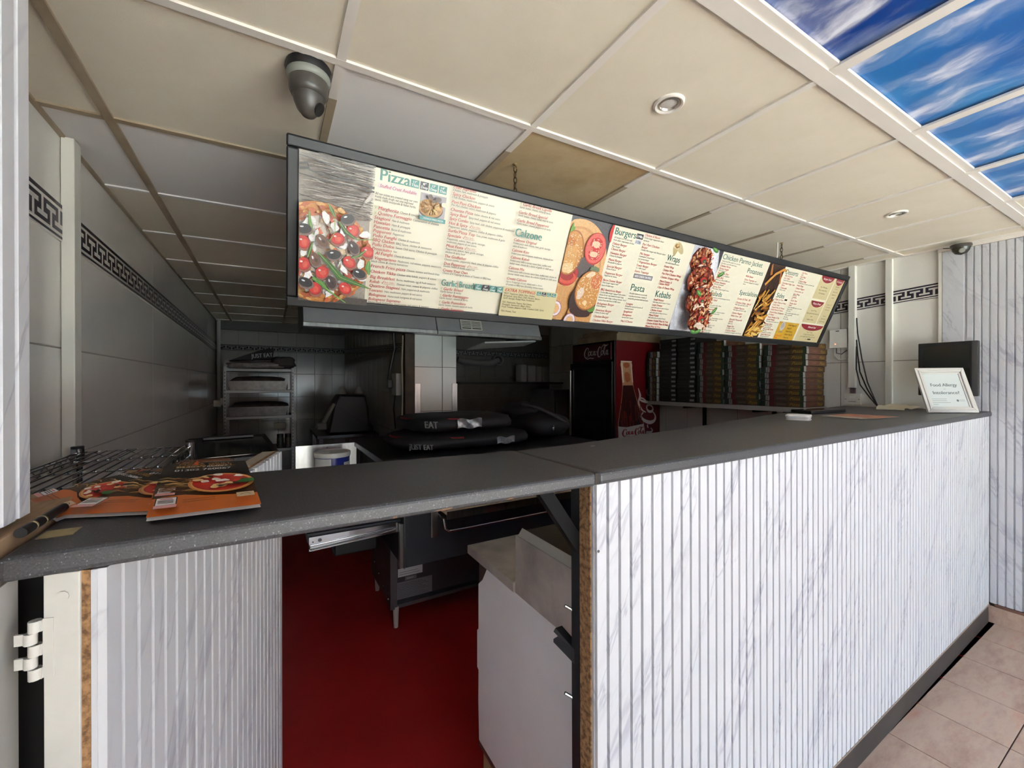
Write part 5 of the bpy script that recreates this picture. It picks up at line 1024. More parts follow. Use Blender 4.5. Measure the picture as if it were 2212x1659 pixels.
for a0 in [(-1.0 + 0.1 * i) for i in range(7)]: p.poly([(a0, 0.07), (a0 + 0.101, 0.07), (a0 + 0.101, 0.165), (a0, 0.165)], (206, 204, 200), lift=False)
p.up()
for k in range(6): p.poly([(-2.15, 0.08 + 0.012 * k), (-1.95, 0.08 + 0.012 * k), (-1.95, 0.086 + 0.012 * k), (-2.15, 0.086 + 0.012 * k)], (60, 62, 80), lift=False)
p.poly([(-0.95, 0.10), (-0.75, 0.10), (-0.75, 0.15), (-0.95, 0.15)], (30, 32, 60)); p.build('tub_label', M_print, tbm)

M_bag = mat('bag_black', (17, 17, 20), 0.62, c2=(26, 26, 31), vscale=9, bump=0.6, bscale=24); M_refl = mat('reflective_strip', (170, 172, 174), 0.28, 0.75, var=0.5, vscale=26, bump=0.8, bscale=40); M_pipe = mat('red_piping', (120, 26, 30), 0.6)
def delivery_bag(label, c, rx, ry, rz, lettering, seed, strip):
    t = thing('delivery_bag', label, 'bag', (c[0], c[1], c[2] - rz), group='insulated bags on the oven')
    bo = MB().blob(c, rx, ry, rz, n=28, m=12, pw=0.55, jit=0.06, seed=seed).build('bag_body', M_bag, t, smooth=70)
    f = lambda x: c[1] - ry * (1 - min(0.98, abs((x - c[0]) / rx)) ** 3.6) ** 0.28
    fn = lambda a, b, h: Vector((a, f(a) - 0.006 - h, b))
    sx0, sx1, sz0, sz1 = strip; mb = MB(); mb.grid(lambda u, v: fn(sx0 + (sx1 - sx0) * u, sz0 + (sz1 - sz0) * v + 0.006 * sin(9 * u), 0.004 + 0.003 * sin(11 * u + 5 * v)), 10, 4); mb.build('reflective_strip', M_refl, t, smooth=60)
    pts = [(c[0] + rx * 0.97 * cos(a), c[1] + ry * 0.97 * sin(a), c[2] + rz * 0.62) for a in [pi * 0.95 + i * 0.14 for i in range(12)]]
    MB().tube([(x, y - 0.004, z) for x, y, z in pts], 0.006, n=6).build('piping', M_pipe, t, smooth=60)
    p = Print(fn); st, lx, lz, w, cap = lettering; p.text(st, lx + 0.012, lz, cap, (104, 104, 100), width=w, bold=0.02, flip=-1, shear=-0.2, rot=-0.06); p.build('bag_lettering', M_print, t)
    return t
delivery_bag('lower black insulated delivery bag on the oven top with white lettering', (1.07, 2.55, 1.168), 0.45, 0.30, 0.046, ('JUST EAT', 0.665, 1.160, 0.12, 0.030), 5, (1.20, 1.33, 1.145, 1.185))
delivery_bag('upper black insulated delivery bag, silver strip on its front', (1.06, 2.58, 1.268), 0.36, 0.26, 0.053, ('EAT', 0.765, 1.275, 0.07, 0.040), 9, (0.97, 1.13, 1.245, 1.30))
dk = thing('black_bag_heap', 'slumped black bag with a strap at the right of the delivery bags', 'bag', (1.80, 2.62, 1.12))
MB().blob((1.745, 2.66, 1.21), 0.20, 0.28, 0.09, n=22, m=12, pw=0.7, jit=0.12, seed=12).blob((1.66, 2.74, 1.31), 0.12, 0.16, 0.065, n=14, m=8, pw=0.8, jit=0.15, seed=13).build('bag_body', M_bag, dk, smooth=70)
MB().tube([(1.60, 2.6, 1.36), (1.66, 2.48, 1.34), (1.75, 2.39, 1.28), (1.88, 2.42, 1.22)], 0.012, n=6).build('strap', mat('grey_strap', (52, 50, 54), 0.7), dk, smooth=60)
MB().blob((1.72, 2.375, 1.20), 0.008, 0.005, 0.02, n=8, m=6).build('buckle', M_chrome, dk, smooth=60)

# chest freezer and wire rack at the left --------------------------------
cf = thing('chest_freezer', 'low white chest freezer with a dark glass lid behind the wire rack', 'freezer', (-0.2, 3.55, 0), (0, 0, radians(9)))
def loc(x, y, z): return Vector((x, y, z))
MB().box(-0.26, 0.235, -0.2, 0.42, 0.0, 0.985).build('cabinet', mat('freezer_white', (206, 208, 208), 0.35), cf, bevel=0.01, local=True)
MB().box(-0.265, 0.24, -0.206, 0.425, 0.955, 0.9565).build('seam', M_dark, cf, local=True)
MB().prism([(-0.265, -0.205, 0.987), (-0.265, 0.425, 0.987), (-0.265, 0.425, 1.10), (-0.265, -0.205, 1.02)], (0.505, 0, 0)).build('lid_frame', mat('lid_black', (24, 24, 26), 0.35), cf, bevel=0.006, local=True)
MB().prism([(-0.23, -0.17, 1.026), (0.20, -0.17, 1.026), (0.20, 0.39, 1.097), (-0.23, 0.39, 1.097)], (0, 0, 0.003)).build('lid_glass', mat('lid_glass', (30, 32, 33), 0.08), cf, local=True)
MB().box(-0.18, 0.14, 0.30, 0.36, 1.092, 1.112).build('lid_handle', mat('lid_grey', (70, 70, 70), 0.4), cf, bevel=0.004, local=True)
wr_ = thing('wire_shelving', 'chrome wire shelving unit by the left tiled wall', 'shelving', (-0.43, 1.60, 0))
PX = (-0.555, -0.253); PYS = (1.10, 1.935)
for x in PX:
    for y in PYS:
        po = MB().cyl((x, y, 0), (x, y, 1.30), 0.0125, n=14).build('post', M_chrome, wr_, smooth=40)
        MB().cyl((x, y, 1.245), (x, y, 1.298), 0.018, 0.0165, n=16).build('collar', M_chrome, po, smooth=40); MB().cyl((x, y, 1.298), (x, y, 1.306), 0.0165, n=16).build('cap', M_black, po, smooth=40)
        rg = MB()
        for k in range(22): rg.cyl((x, y, 0.2 + 0.046 * k), (x, y, 0.2035 + 0.046 * k), 0.0131, n=12)
        rg.build('groove_rings', M_blackm, po)
def truss(a, b, z):
    a = Vector(a); b = Vector(b); n = int((b - a).length / 0.038); pts = []
    for k in range(n + 1): q = a + (b - a) * (k / n); pts.append((q.x, q.y, z + (0.013 if k % 2 else -0.013)))
    for dz in (-0.016, 0.016): MB().cyl((a.x, a.y, z + dz), (b.x, b.y, z + dz), 0.0032, n=8).build('edge_wire', M_chrome, wr_, smooth=40)
    MB().tube(pts, 0.002, n=6).build('zigzag_wire', M_chrome, wr_, smooth=60)
for z in (1.268, 0.75):
    truss((PX[0], PYS[0], 0), (PX[1], PYS[0], 0), z); truss((PX[0], PYS[1], 0), (PX[1], PYS[1], 0), z); truss((PX[0], PYS[0], 0), (PX[0], PYS[1], 0), z); truss((PX[1], PYS[0], 0), (PX[1], PYS[1], 0), z)
    _w = MB().cyl((0, PYS[0] - 1.6, 0), (0, PYS[1] - 1.6, 0), 0.0024, n=6).build('deck_wire', M_chrome, wr_, smooth=40, local=True); _w.location = (PX[0] + 0.43 + 0.022, 0.0, z + 0.0175)
    for k in range(1, 11): inst(_w, wr_, (PX[0] + 0.43 + 0.022 + 0.0258 * k, 0.0, z + 0.0175))
    for y in (1.31, 1.52, 1.73): MB().cyl((PX[0], y, z + 0.0125), (PX[1], y, z + 0.0125), 0.0032, n=8).build('cross_wire', M_chrome, wr_, smooth=40)

# stainless and white unit behind the counter end -------------------------
un = thing('serving_unit', 'white sheeted unit with stainless tops behind the counter end', 'kitchen unit', (1.1, 1.15, 0))
M_st2 = mat('stainless_sheet', (206, 198, 190), 0.4, 0.2, var=0.25, vscale=5)
MB().box(0.706, 1.5, 0.83, 1.47, 0.10, 0.86).build('carcass', mat('unit_steel', (120, 112, 106), 0.4, 0.8), un)
MB().prism([(0.7055, 0.80, 0.13), (0.7055, 1.462, 0.13), (0.7055, 1.468, 0.28), (0.7055, 1.466, 0.40), (0.7055, 1.478, 0.405), (0.7055, 1.478, 0.55), (0.7055, 1.466, 0.56), (0.7055, 1.466, 0.735), (0.7055, 1.43, 0.765), (0.7055, 1.392, 0.822), (0.7055, 0.80, 0.826)], (-0.004, 0, 0)).build('white_sheet', mat('white_sheet', (240, 241, 244), 0.45, var=0.03, vscale=3), un)
bx('worktop', M_st2, un, 0.690, 1.5, 1.178, 1.545, 0.829, 0.862, bevel=0.002)
bx('well_side', M_st2, un, 0.697, 1.5, 0.80, 1.177, 0.8265, 1.018, bevel=0.002)
MB().prism([(0.70, 0.80, 1.0185), (0.70, 1.165, 1.0185), (0.716, 1.165, 1.04), (0.716, 0.80, 1.04)], (0.002, 0, 0)).build('tray_rim', M_leg, un)
bx('tray', mat('tray_steel_dark', (96, 88, 78), 0.4, 0.7), un, 0.72, 1.45, 0.80, 1.17, 1.0185, 1.03, bevel=0.002)
for y in (0.95, 1.40): bx('foot', M_timber, un, 0.72, 0.78, y, y + 0.06, 0, 0.10)
rb = thing('runner_bracket', 'black metal slide bracket sticking out of the counter end post', 'bracket', (0.66, 0.77, 0.9))
MB().prism([(0.628, 0.775, 0.845), (0.628, 0.775, 0.878), (0.606, 0.83, 0.915), (0.600, 0.83, 0.908), (0.606, 0.82, 0.90), (0.600, 0.83, 0.890), (0.60, 0.83, 0.882)], (0.02, 0, 0)).build('bracket', M_black, rb)
for z in (0.97, 0.76, 0.31): MB().cyl((0.63, 0.79, z), (0.612, 0.80, z + 0.012), 0.004, n=8).build('bolt', M_steel, rb, smooth=40)

# right bay: fridge, boxes, ducts ------------------------------------------
fr = thing('drinks_fridge', 'tall red drinks fridge with a dark glass door and a bottle on its side', 'fridge', (3.46, 3.57, 0))
M_fred = mat('fridge_red', (104, 9, 16), 0.35); M_fblk = mat('fridge_black', (16, 16, 18), 0.35)
bx('cabinet', M_fblk, fr, 3.125, 3.80, 3.23, 3.93, 0.06, 1.965, bevel=0.004)
bx('side_panel', M_fred, fr, 3.135, 3.80, 3.22, 3.2295, 0.08, 1.962)
bx('light_box', mat('fridge_sign_red', (70, 9, 14), 0.3), fr, 3.108, 3.1245, 3.27, 3.90, 1.765, 1.945, bevel=0.003)
dr = bx('door', M_fblk, fr, 3.09, 3.1245, 3.235, 3.93, 0.12, 1.74, bevel=0.004)
bx('door_glass', mat('fridge_glass', (30, 34, 36), 0.06, spec=0.6), dr, 3.086, 3.0895, 3.30, 3.87, 0.2, 1.68); bx('door_handle', M_steel, dr, 3.055, 3.075, 3.885, 3.905, 0.9, 1.66, bevel=0.004)
for y, z in ((3.3, 0), (3.85, 0)): bx('foot', M_black, fr, 3.15, 3.2, y, y + 0.04, 0, 0.06)
def script(p, x, y, w, h, c, clip=None):
    """flowing hand-lettered Coca-Cola, drawn as pen strokes in a w x h field"""
    def S(pts, ws):
        L = []; W_ = []
        m = len(pts)
        for i in range(m - 1):
            p0 = pts[max(i - 1, 0)]; p1 = pts[i]; p2 = pts[i + 1]; p3 = pts[min(i + 2, m - 1)]
            for k in range(5):
                t = k / 5; f = lambda a, b, cc, d: 0.5 * (2 * b + (cc - a) * t + (2 * a - 5 * b + 4 * cc - d) * t * t + (3 * b - a - 3 * cc + d) * t ** 3)
                L.append((f(p0[0], p1[0], p2[0], p3[0]), f(p0[1], p1[1], p2[1], p3[1]))); W_.append(ws[i] + (ws[i + 1] - ws[i]) * t)
        L.append(pts[-1]); W_.append(ws[-1])
        p.stroke([(x + a * w, y + b * h) for a, b in L], [q * h for q in W_], c, clip=clip)
    S([(.17, .62), (.19, .78), (.14, .86), (.07, .72), (.02, .42), (.05, .14), (.12, .10), (.20, .24)], [.03, .06, .05, .10, .14, .11, .06, .02])
    S([(.05, .12), (.14, .0), (.26, .07), (.36, .02), (.42, .06)], [.05, .07, .08, .10, .03])
    S([(.24, .58), (.19, .48), (.19, .30), (.23, .25), (.27, .38), (.27, .54), (.24, .58), (.30, .50)], [.05, .09, .10, .05, .08, .08, .04, .02])
    S([(.36, .55), (.33, .58), (.295, .46), (.30, .30), (.34, .26), (.39, .36)], [.06, .05, .10, .10, .05, .02])
    S([(.455, .56), (.41, .52), (.39, .36), (.42, .26), (.455, .38), (.465, .58), (.455, .36), (.48, .26), (.51, .36)], [.05, .08, .09, .06, .06, .07, .10, .06, .02])
    S([(.51, .48), (.535, .52), (.555, .50)], [.04, .07, .03])
    S([(.70, .60), (.73, .80), (.82, .98), (.90, .90), (.99, 1.0)], [.03, .06, .07, .10, .02])
    S([(.70, .74), (.655, .86), (.60, .66), (.575, .36), (.60, .14), (.66, .12), (.72, .30)], [.05, .06, .12, .14, .11, .06, .02])
    S([(.745, .56), (.71, .46), (.71, .28), (.75, .24), (.785, .38), (.78, .54), (.745, .56), (.80, .48)], [.05, .09, .10, .05, .08, .08, .04, .02])
    S([(.80, .44), (.86, .72), (.87, .90), (.84, .84), (.82, .46), (.845, .22), (.88, .34)], [.02, .05, .05, .07, .10, .07, .02])
    S([(.955, .56), (.915, .52), (.90, .34), (.925, .24), (.955, .36), (.965, .58), (.955, .34), (.975, .22), (1.0, .30)], [.05, .08, .09, .06, .06, .07, .10, .06, .02])
p = Print(lambda a, b, h: Vector((3.1075 - h, 3.90 - a, b))); script(p, 0.20, 1.785, 0.40, 0.145, (196, 186, 186)); p.build('sign_lettering', M_print, fr)
p = Print(lambda a, b, h: Vector((a, 3.2195 - h, b))); rnd = random.Random(2); cs = (3.14, 3.795, 0.1, 1.95)
_f0 = p.fn; p.fn = lambda a, b, h: _f0(max(3.14, 3.28 + (a - 3.303) * 1.75 + (1.70 - b) * 0.11), b + 0.05, h)
p.poly([(3.185, 0.85), (3.195, 1.05), (3.235, 1.28), (3.255, 1.42), (3.255, 1.62), (3.25, 1.66), (3.262, 1.70), (3.34, 1.70), (3.352, 1.66), (3.347, 1.62), (3.347, 1.42), (3.37, 1.28), (3.41, 1.05), (3.42, 0.85)], (196, 150, 110))
p.poly([(3.19, 0.85), (3.2, 1.05), (3.24, 1.28), (3.26, 1.44), (3.342, 1.44), (3.365, 1.28), (3.405, 1.05), (3.415, 0.85)], (52, 16, 16))
for k in range(26): x = 3.2 + rnd.random() * .2; p.stroke([(x, 0.9 + rnd.random() * .3), (x + .004, 1.0 + rnd.random() * .3)], .008, rnd.choice([(90, 26, 20), (40, 10, 12), (120, 44, 30)]), clip=(3.205, 3.395, .85, 1.38))
p.ell(3.30, 1.655, 0.026, 0.03, (170, 90, 50), n=14, jit=.2); p.ell(3.30, 1.53, 0.024, 0.06, (176, 100, 60), n=14, jit=.3); p.stroke([(3.262, 1.47), (3.262, 1.68)], .012, (226, 214, 196)); p.stroke([(3.34, 1.47), (3.34, 1.68)], .010, (220, 206, 186)); p.rect(3.255, 3.347, 1.685, 1.70, (222, 206, 186))
p.poly([(3.187, 0.85), (3.19, 1.01), (3.26, 0.995), (3.41, 1.02), (3.415, 0.85)], (206, 200, 194)); script(p, 3.22, 0.89, 0.19, 0.10, (140, 30, 34)); 
p.build('bottle_print', M_photo, fr)
p = Print(lambda a, b, h: Vector((3.80 - 0.012 - b + 0.0, 3.2195 - h, a))); script(p, 0.55, 0.03, 0.92, 0.30, (206, 202, 198), clip=(0.1, 1.95, 0.005, 0.64)); p.build('side_lettering', M_print, fr)
cbx = thing('flat_cartons', 'flat beige cartons lying along the top of the red fridge', 'carton', (3.46, 3.5, 1.966))
for k, (x0, x1, y0, y1, z0, z1) in enumerate(((3.14, 3.81, 3.215, 3.85, 1.966, 2.035), (3.17, 3.78, 3.23, 3.8, 2.036, 2.085))): bx('carton', mat('beige_card', (160, 140, 110), 0.8, var=0.2), cbx, x0, x1, y0, y1, z0, z1, bevel=0.004)
# box shelf and the stacks of pizza boxes
sh = thing('box_shelf', 'pale wall shelf carrying the stacks of pizza boxes', 'shelf', (3.77, 2.4, 1.3))
bx('board', mat('pale_shelf', (172, 168, 160), 0.5), sh, 3.575, 3.964, 1.660, 3.19, 1.282, 1.320, bevel=0.003)
for y in (2.75, 2.05, 1.80): MB().box(3.62, 3.95, y, y + 0.025, 1.262, 1.282).box(3.93, 3.962, y, y + 0.025, 1.06, 1.282).build('bracket', M_blackm, sh)
M_bxb = mat('box_brown', (74, 56, 44), 0.7, c2=(60, 44, 36), vscale=4); M_bxd = mat('box_dark', (30, 29, 28), 0.7)
def pbox_proto(name, w, d, h, kind):
    """pizza box lying flat: x depth from the front edge, y along the shelf; origin at its near front corner"""
    t = thing(name, 'x', 'pizza box', (0, 0, 0))
    t.name = name; ROOTM[t.name] = Matrix.Identity(4)
    MB().prism([(0.004, 0, 0), (d, 0, 0), (d, w, 0), (0.004, w, 0)], (0, 0, h * 0.93)).build('box_body', M_bxd if kind == 'dark' else M_bxb, t, local=True)
    MB().prism([(0, -0.001, h * 0.80), (d, -0.001, h * 0.80), (d, w + 0.001, h * 0.80), (0, w + 0.001, h * 0.80)], (0, 0, h * 0.17)).build('lid', M_bxd if kind == 'dark' else M_bxb, t, local=True)
    p = Print(lambda a, b, hh: Vector((-0.0006 - hh * 2, w - a, b)))
    if kind == 'dark':
        p.rect(0.0, w, 0.003, h * 0.9, (50, 50, 46)); p.rect(w - 0.055, w - 0.004, h * 0.30, h * 0.72, (186, 186, 184)); p.rect(0.02, w * .55, h * .35, h * .42, (84, 82, 74)); p.rect(0.02, w * .5, h * .55, h * .6, (84, 82, 74))
    else:
        p.rect(0, w, 0.003, h * 0.93, (96, 74, 58)); p.rect(0.0, 0.035, 0.003, h * .93, (42, 62, 44)); p.rect(0.036, 0.066, 0.003, h * .93, (176, 174, 170)); p.poly([(0.04, .004), (0.052, .004), (0.062, h * .9), (0.05, h * .9)], (140, 138, 136)); p.rect(0.067, 0.105, 0.003, h * .93, (120, 36, 34))
        p.rect(w * .38, w * .62, h * .36, h * .42, (150, 136, 120)); p.rect(w * .38, w * .60, h * .56, h * .6, (150, 136, 120)); p.rect(w * .66, w - 0.022, 0.003, h * .93, (112, 84, 44)); p.text('Pizza', w * .69, h * .48, h * .5, (196, 158, 66), width=w * .24, flip=-1, shear=.4); p.rect(w - 0.021, w, 0.003, h * .93, (58, 84, 56)); p.ell(w * .57, h * .8, .006, .0025, (20, 18, 18), n=8)
    p.build('front_print', M_bprint, t, local=True)
    p = Print(lambda a, b, hh: Vector((a, -0.0016 - hh * 2, b)))
    if kind == 'dark': p.rect(0, d, 0.003, h * .93, (48, 46, 44))
    else:
        p.rect(0, 0.034, 0.003, h * .93, (196, 194, 190)); p.rect(0.034, d, 0.003, h * .93, (134, 88, 68)); p.rect(d * .3, d * .5, h * .4, h * .46, (170, 130, 104)); p.rect(d * .3, d * .52, h * .58, h * .63, (170, 130, 104)); p.rect(d * .62, d, 0.003, h * .93, (128, 96, 58)); p.text('Pizza', d * .66, h * .48, h * .5, (206, 166, 70), width=d * .24, flip=-1, shear=.4)
    p.build('end_print', M_bprint, t, local=True)
    return t
rnd = random.Random(6)
ORD = ['lowest', 'second', 'third', 'fourth', 'fifth', 'sixth', 'seventh', 'eighth', 'ninth', 'tenth', 'eleventh', 'twelfth', 'thirteenth', 'fourteenth', 'fifteenth']
used_p = {}
for si, (y0, w, h, n, kind, d, xf, what) in enumerate([(1.668, 0.322, 0.0470, 11, 'brown', 0.33, 3.600, 'nearest brown stack'), (2.005, 0.312, 0.0535, 10, 'brown', 0.33, 3.600, 'second nearest brown stack'), (2.335, 0.272, 0.0535, 11, 'brown', 0.33, 3.600, 'third brown stack beside the dark ones'),
                                              (2.625, 0.205, 0.0465, 14, 'dark', 0.33, 3.600, 'dark white-tabbed stack next to brown stacks'), (2.845, 0.205, 0.0465, 14, 'dark', 0.33, 3.600, 'dark white-tabbed stack nearer the fridge'), (3.062, 0.122, 0.0665, 8, 'brown', 0.30, 3.560, 'narrow stack against the red fridge')]):
    pr = pbox_proto('pizza_box', w, d, h, kind)
    for k in range(n):
        lab = '%s pizza box up in the %s' % (ORD[k], what) if k else 'bottom pizza box of the %s' % what
        x = xf + rnd.uniform(-.006, .012) + (0.010 if si == 0 and k > 6 else 0); y = y0 + rnd.uniform(-.004, .004) - (0.012 if si == 0 and k in (7, 8, 9) else 0); z = 1.3205 + h * k
        if k == n - 1 and si == 0: x += 0.03
        o = pr if k == 0 else copy_tree(pr, (x, y, z))
        if k == 0: o.location = (x, y, z)
        o['label'] = lab; o['group'] = 'pizza boxes on the wall shelf'
        ROOTM[o.name] = Matrix.Translation((x, y, z))
# rear bay odds and ends
du = thing('flexible_duct', 'pale flexible duct under the rear wall border', 'duct', (2.5, 5.2, 1.8))
MB().tube([(2.33, 5.55, 1.856), (2.45, 5.55, 1.825), (2.67, 5.55, 1.808), (2.88, 5.55, 1.82), (3.0, 5.55, 1.862)], [0.045 + 0.004 * (i % 2) for i in range(5)], n=12).build('duct', mat('duct_grey', (112, 108, 102), 0.6), du, smooth=50)
fn_ = thing('wall_fan', 'round pale extractor fan on the rear wall', 'fan', (2.98, 5.55, 1.85))
MB().lathe([(0.09, 0), (0.09, 0.06), (0.075, 0.07), (0.055, 0.05)], (2.98, 5.59, 1.86), n=24, axis=(0, -1, 0)).build('fan_ring', mat('duct_grey', (112, 108, 102), 0.6), fn_, smooth=40); MB().cyl((2.98, 5.55, 1.86), (2.98, 5.53, 1.86), 0.055, n=16).build('hub', M_black, fn_)
rs = bx('rear_shelf', mat('dark_shelf', (46, 42, 40), 0.6), None, 2.2, 3.95, 5.2, 5.585, 1.50, 1.53); tag(rs, 'dark wall shelf along the rear wall', 'shelf')
for k, (x, w, h) in enumerate(((3.20, .10, .26), (3.31, .15, .25), (3.47, .10, .24), (3.58, .13, .23))): tag(bx('paper_roll_pack', mat('roll_white', (150, 146, 140), 0.8), None, x, x + w, 5.22, 5.40, 1.5305, 1.5305 + h, bevel=0.02), ('tallest', 'widest', 'third', 'last')[k] + ' pale paper roll pack in the row on the rear shelf', 'paper roll', 'roll packs on the rear shelf')
rt = thing('rear_worktop', 'dark worktop unit along the rear wall', 'kitchen unit', (2.8, 5.3, 0)); bx('top', M_dsteel, rt, 1.6, 3.55, 4.95, 5.58, 0.9, 0.94); bx('carcass', mat('dark_unit', (40, 38, 38), 0.6), rt, 1.62, 3.53, 5.0, 5.58, 0.0, 0.9)
kt = thing('kettle', 'steel kettle with a loop handle on the rear worktop', 'kettle', (3.0, 5.1, 0.94)); MB().lathe([(0.08, 0), (0.085, 0.02), (0.07, 0.18), (0.05, 0.22), (0.0, 0.23)], (3.02, 5.12, 0.9405), n=20).build('kettle_body', M_steel, kt, smooth=50); MB().tube([(2.95, 5.12, 1.14), (2.89, 5.12, 1.13), (2.88, 5.12, 1.05), (2.94, 5.12, 0.99)], 0.01, n=8).build('handle', M_plastic, kt, smooth=60)
fz = thing('white_upright_fridge', 'pale upright fridge in the dark rear corner', 'fridge', (3.73, 5.25, 0)); bx('cabinet', mat('fridge_white', (120, 120, 122), 0.4), fz, 3.58, 3.95, 4.95, 5.58, 0.02, 1.42, bevel=0.01); bx('door_handle', M_chrome, fz, 3.60, 3.615, 4.925, 4.949, 0.9, 1.25, bevel=0.003)
tag(bx('blue_bottle', mat('blue_plastic', (36, 44, 92), 0.3), None, 2.55, 2.63, 5.1, 5.18, 0.9405, 1.13, bevel=0.025), 'blue plastic bottle standing on the rear worktop', 'bottle')

# right wall fittings --------------------------------------------------------
ro = thing('wall_router', 'flat white router box with a red lamp on the right wall', 'router', (3.95, 1.57, 1.87))
bx('case', M_plastic, ro, 3.935, 3.964, 1.51, 1.632, 1.795, 1.945, bevel=0.004); bx('lamp', mat('red_lamp', (255, 70, 50), 0.3, emit=2.0), ro, 3.9335, 3.9348, 1.586, 1.592, 1.825, 1.83); bx('slot', M_black, ro, 3.9335, 3.9348, 1.563, 1.586, 1.927, 1.933)
MB().tube([(3.955, 1.595, 1.795), (3.948, 1.60, 1.74), (3.945, 1.57, 1.70), (3.945, 1.52, 1.705), (3.95, 1.50, 1.74), (3.955, 1.505, 1.80)], 0.005, n=6).build('cable', M_plastic, ro, smooth=60); MB().tube([(3.955, 1.59, 1.795), (3.945, 1.585, 1.755), (3.945, 1.55, 1.745), (3.95, 1.515, 1.775)], 0.004, n=6).build('cable', mat('grey_cable', (110, 106, 100), 0.5), ro, smooth=60)
so = thing('fused_spur', 'white wall plate below the end of the trunking, above the worktop', 'wall switch', (3.96, 1.48, 1.385)); bx('plate', M_plastic, so, 3.945, 3.964, 1.424, 1.535, 1.344, 1.432, bevel=0.004); bx('switch', mat('switch_white', (236, 234, 228), 0.3), so, 3.942, 3.9448, 1.462, 1.497, 1.395, 1.415); bx('fuse_slot', mat('switch_grey', (110, 106, 100), 0.5), so, 3.9435, 3.9448, 1.455, 1.505, 1.368, 1.372)
for y in (1.437, 1.522): MB().cyl((3.9448, y, 1.388), (3.9435, y, 1.388), 0.0035, n=8).build('screw', mat('switch_grey', (110, 106, 100), 0.5), so)
bx('stub', mat('mauve_stub', (112, 92, 96), 0.7), so, 3.945, 3.963, 1.462, 1.495, 1.4325, 1.476)
cb = thing('black_cables', 'loose bunch of black cables dropping down the right wall to the worktop', 'cable', (3.93, 1.33, 1.34))
for pts in ([(3.945, 1.452, 2.02), (3.93, 1.44, 1.9), (3.92, 1.41, 1.7), (3.905, 1.37, 1.52), (3.88, 1.30, 1.345)], [(3.945, 1.452, 1.85), (3.93, 1.44, 1.74), (3.915, 1.42, 1.6), (3.90, 1.37, 1.47), (3.88, 1.30, 1.345)], [(3.945, 1.453, 1.80), (3.935, 1.45, 1.62), (3.92, 1.42, 1.5), (3.90, 1.35, 1.40), (3.88, 1.302, 1.345)]): MB().tube(pts, 0.0045, n=6).build('cable', M_black, cb, smooth=60)
mo = thing('wall_monitor', 'black screen mounted on the panelled right wall above the counter end', 'monitor', (3.85, 0.915, 1.6))
bx('case', mat('monitor_black', (26, 26, 28), 0.4), mo, 3.80, 3.84, 0.780, 1.056, 1.432, 1.780, bevel=0.004); bx('screen', mat('monitor_glass', (24, 27, 24), 0.12, spec=0.5), mo, 3.7985, 3.7998, 0.815, 1.03, 1.455, 1.757); bx('side_bezel', mat('monitor_grey', (70, 70, 70), 0.4), mo, 3.7975, 3.7998, 0.782, 0.806, 1.434, 1.778); bx('arm', M_black, mo, 3.84, 3.95, 0.90, 0.94, 1.58, 1.63)

# things lying on the worktop ---------------------------------------------------
def wz(x): return CZ - 0.1965 + 0.0042 * (x - 0.63) + 0.0014
# framed allergy notice
c0 = Vector((3.43, 0.913, wz(3.43))); c1_ = Vector((3.66, 0.752, wz(3.66))); ux = (c1_ - c0); FWd = ux.length; ux.normalize(); back = Vector((-ux.y, ux.x, 0)); tl = radians(20)
uz = Vector((0, 0, 1)) * cos(tl) + back * sin(tl); un_ = ux.cross(uz)
nt_ = thing('framed_notice', 'white framed food allergy notice leaning on the counter end', 'picture frame', tuple(c0))
ff = lambda a, b, h: c0 + ux * a + uz * b + un_ * h
FHt = 0.288
M_wf = mat('white_frame', (190, 188, 182), 0.4)
def ring(o, i, h0, h1):
    O = [(o, o), (FWd - o, o), (FWd - o, FHt - o), (o, FHt - o)]; I = [(i, i), (FWd - i, i), (FWd - i, FHt - i), (i, FHt - i)]
    return [([O[k], O[(k + 1) % 4], I[(k + 1) % 4], I[k]], h0, h1) for k in range(4)]
for (q, h0, h1), (q2, g0, g1), (q3, e0, e1) in zip(ring(0, .016, 0, .012), ring(.016, .028, 0, .016), ring(.028, .038, 0, .009)):
    r = MB().prism([ff(a, b, h0) for a, b in q], un_ * (h1 - h0)).build('frame_rail', M_wf, nt_, bevel=0.002)
    MB().prism([ff(a, b, g0) for a, b in q2], un_ * (g1 - g0)).build('moulding', M_wf, r, bevel=0.003); MB().prism([ff(a, b, e0) for a, b in q3], un_ * (e1 - e0)).build('inner_bead', M_wf, r, bevel=0.002)
MB().prism([ff(.03, .03, 0), ff(FWd - .03, .03, 0), ff(FWd - .03, FHt - .03, 0), ff(.03, FHt - .03, 0)], un_ * 0.004).build('backing_card', M_white, nt_)
MB().prism([ff(FWd / 2 - .03, .18, -0.002), ff(FWd / 2 + .03, .18, -0.002), ff(FWd / 2 + .03, .0, -0.002), ff(FWd / 2 - .03, .0, -0.002)], -un_ * 0.003 ).build('easel_back', M_white, nt_)
p = Print(lambda a, b, h: ff(a, b, .0042 + h)); p.rect(.036, FWd - .036, .036, FHt - .036, (188, 195, 193))
p.text('Food Allergy', FWd / 2, .178, .020, (84, 90, 92), width=.148, align=1, flip=-1, bold=.03); p.text('or', FWd / 2, .153, .012, (140, 146, 146), width=.016, align=1, flip=-1); p.text('Intolerance?', FWd / 2, .128, .020, (84, 90, 92), width=.148, align=1, flip=-1, bold=.03)
for k, w in enumerate((.085, .082, .10, .03)): p.rect(.048, .048 + w, .086 - .0115 * k, .0885 - .0115 * k, (130, 138, 138))
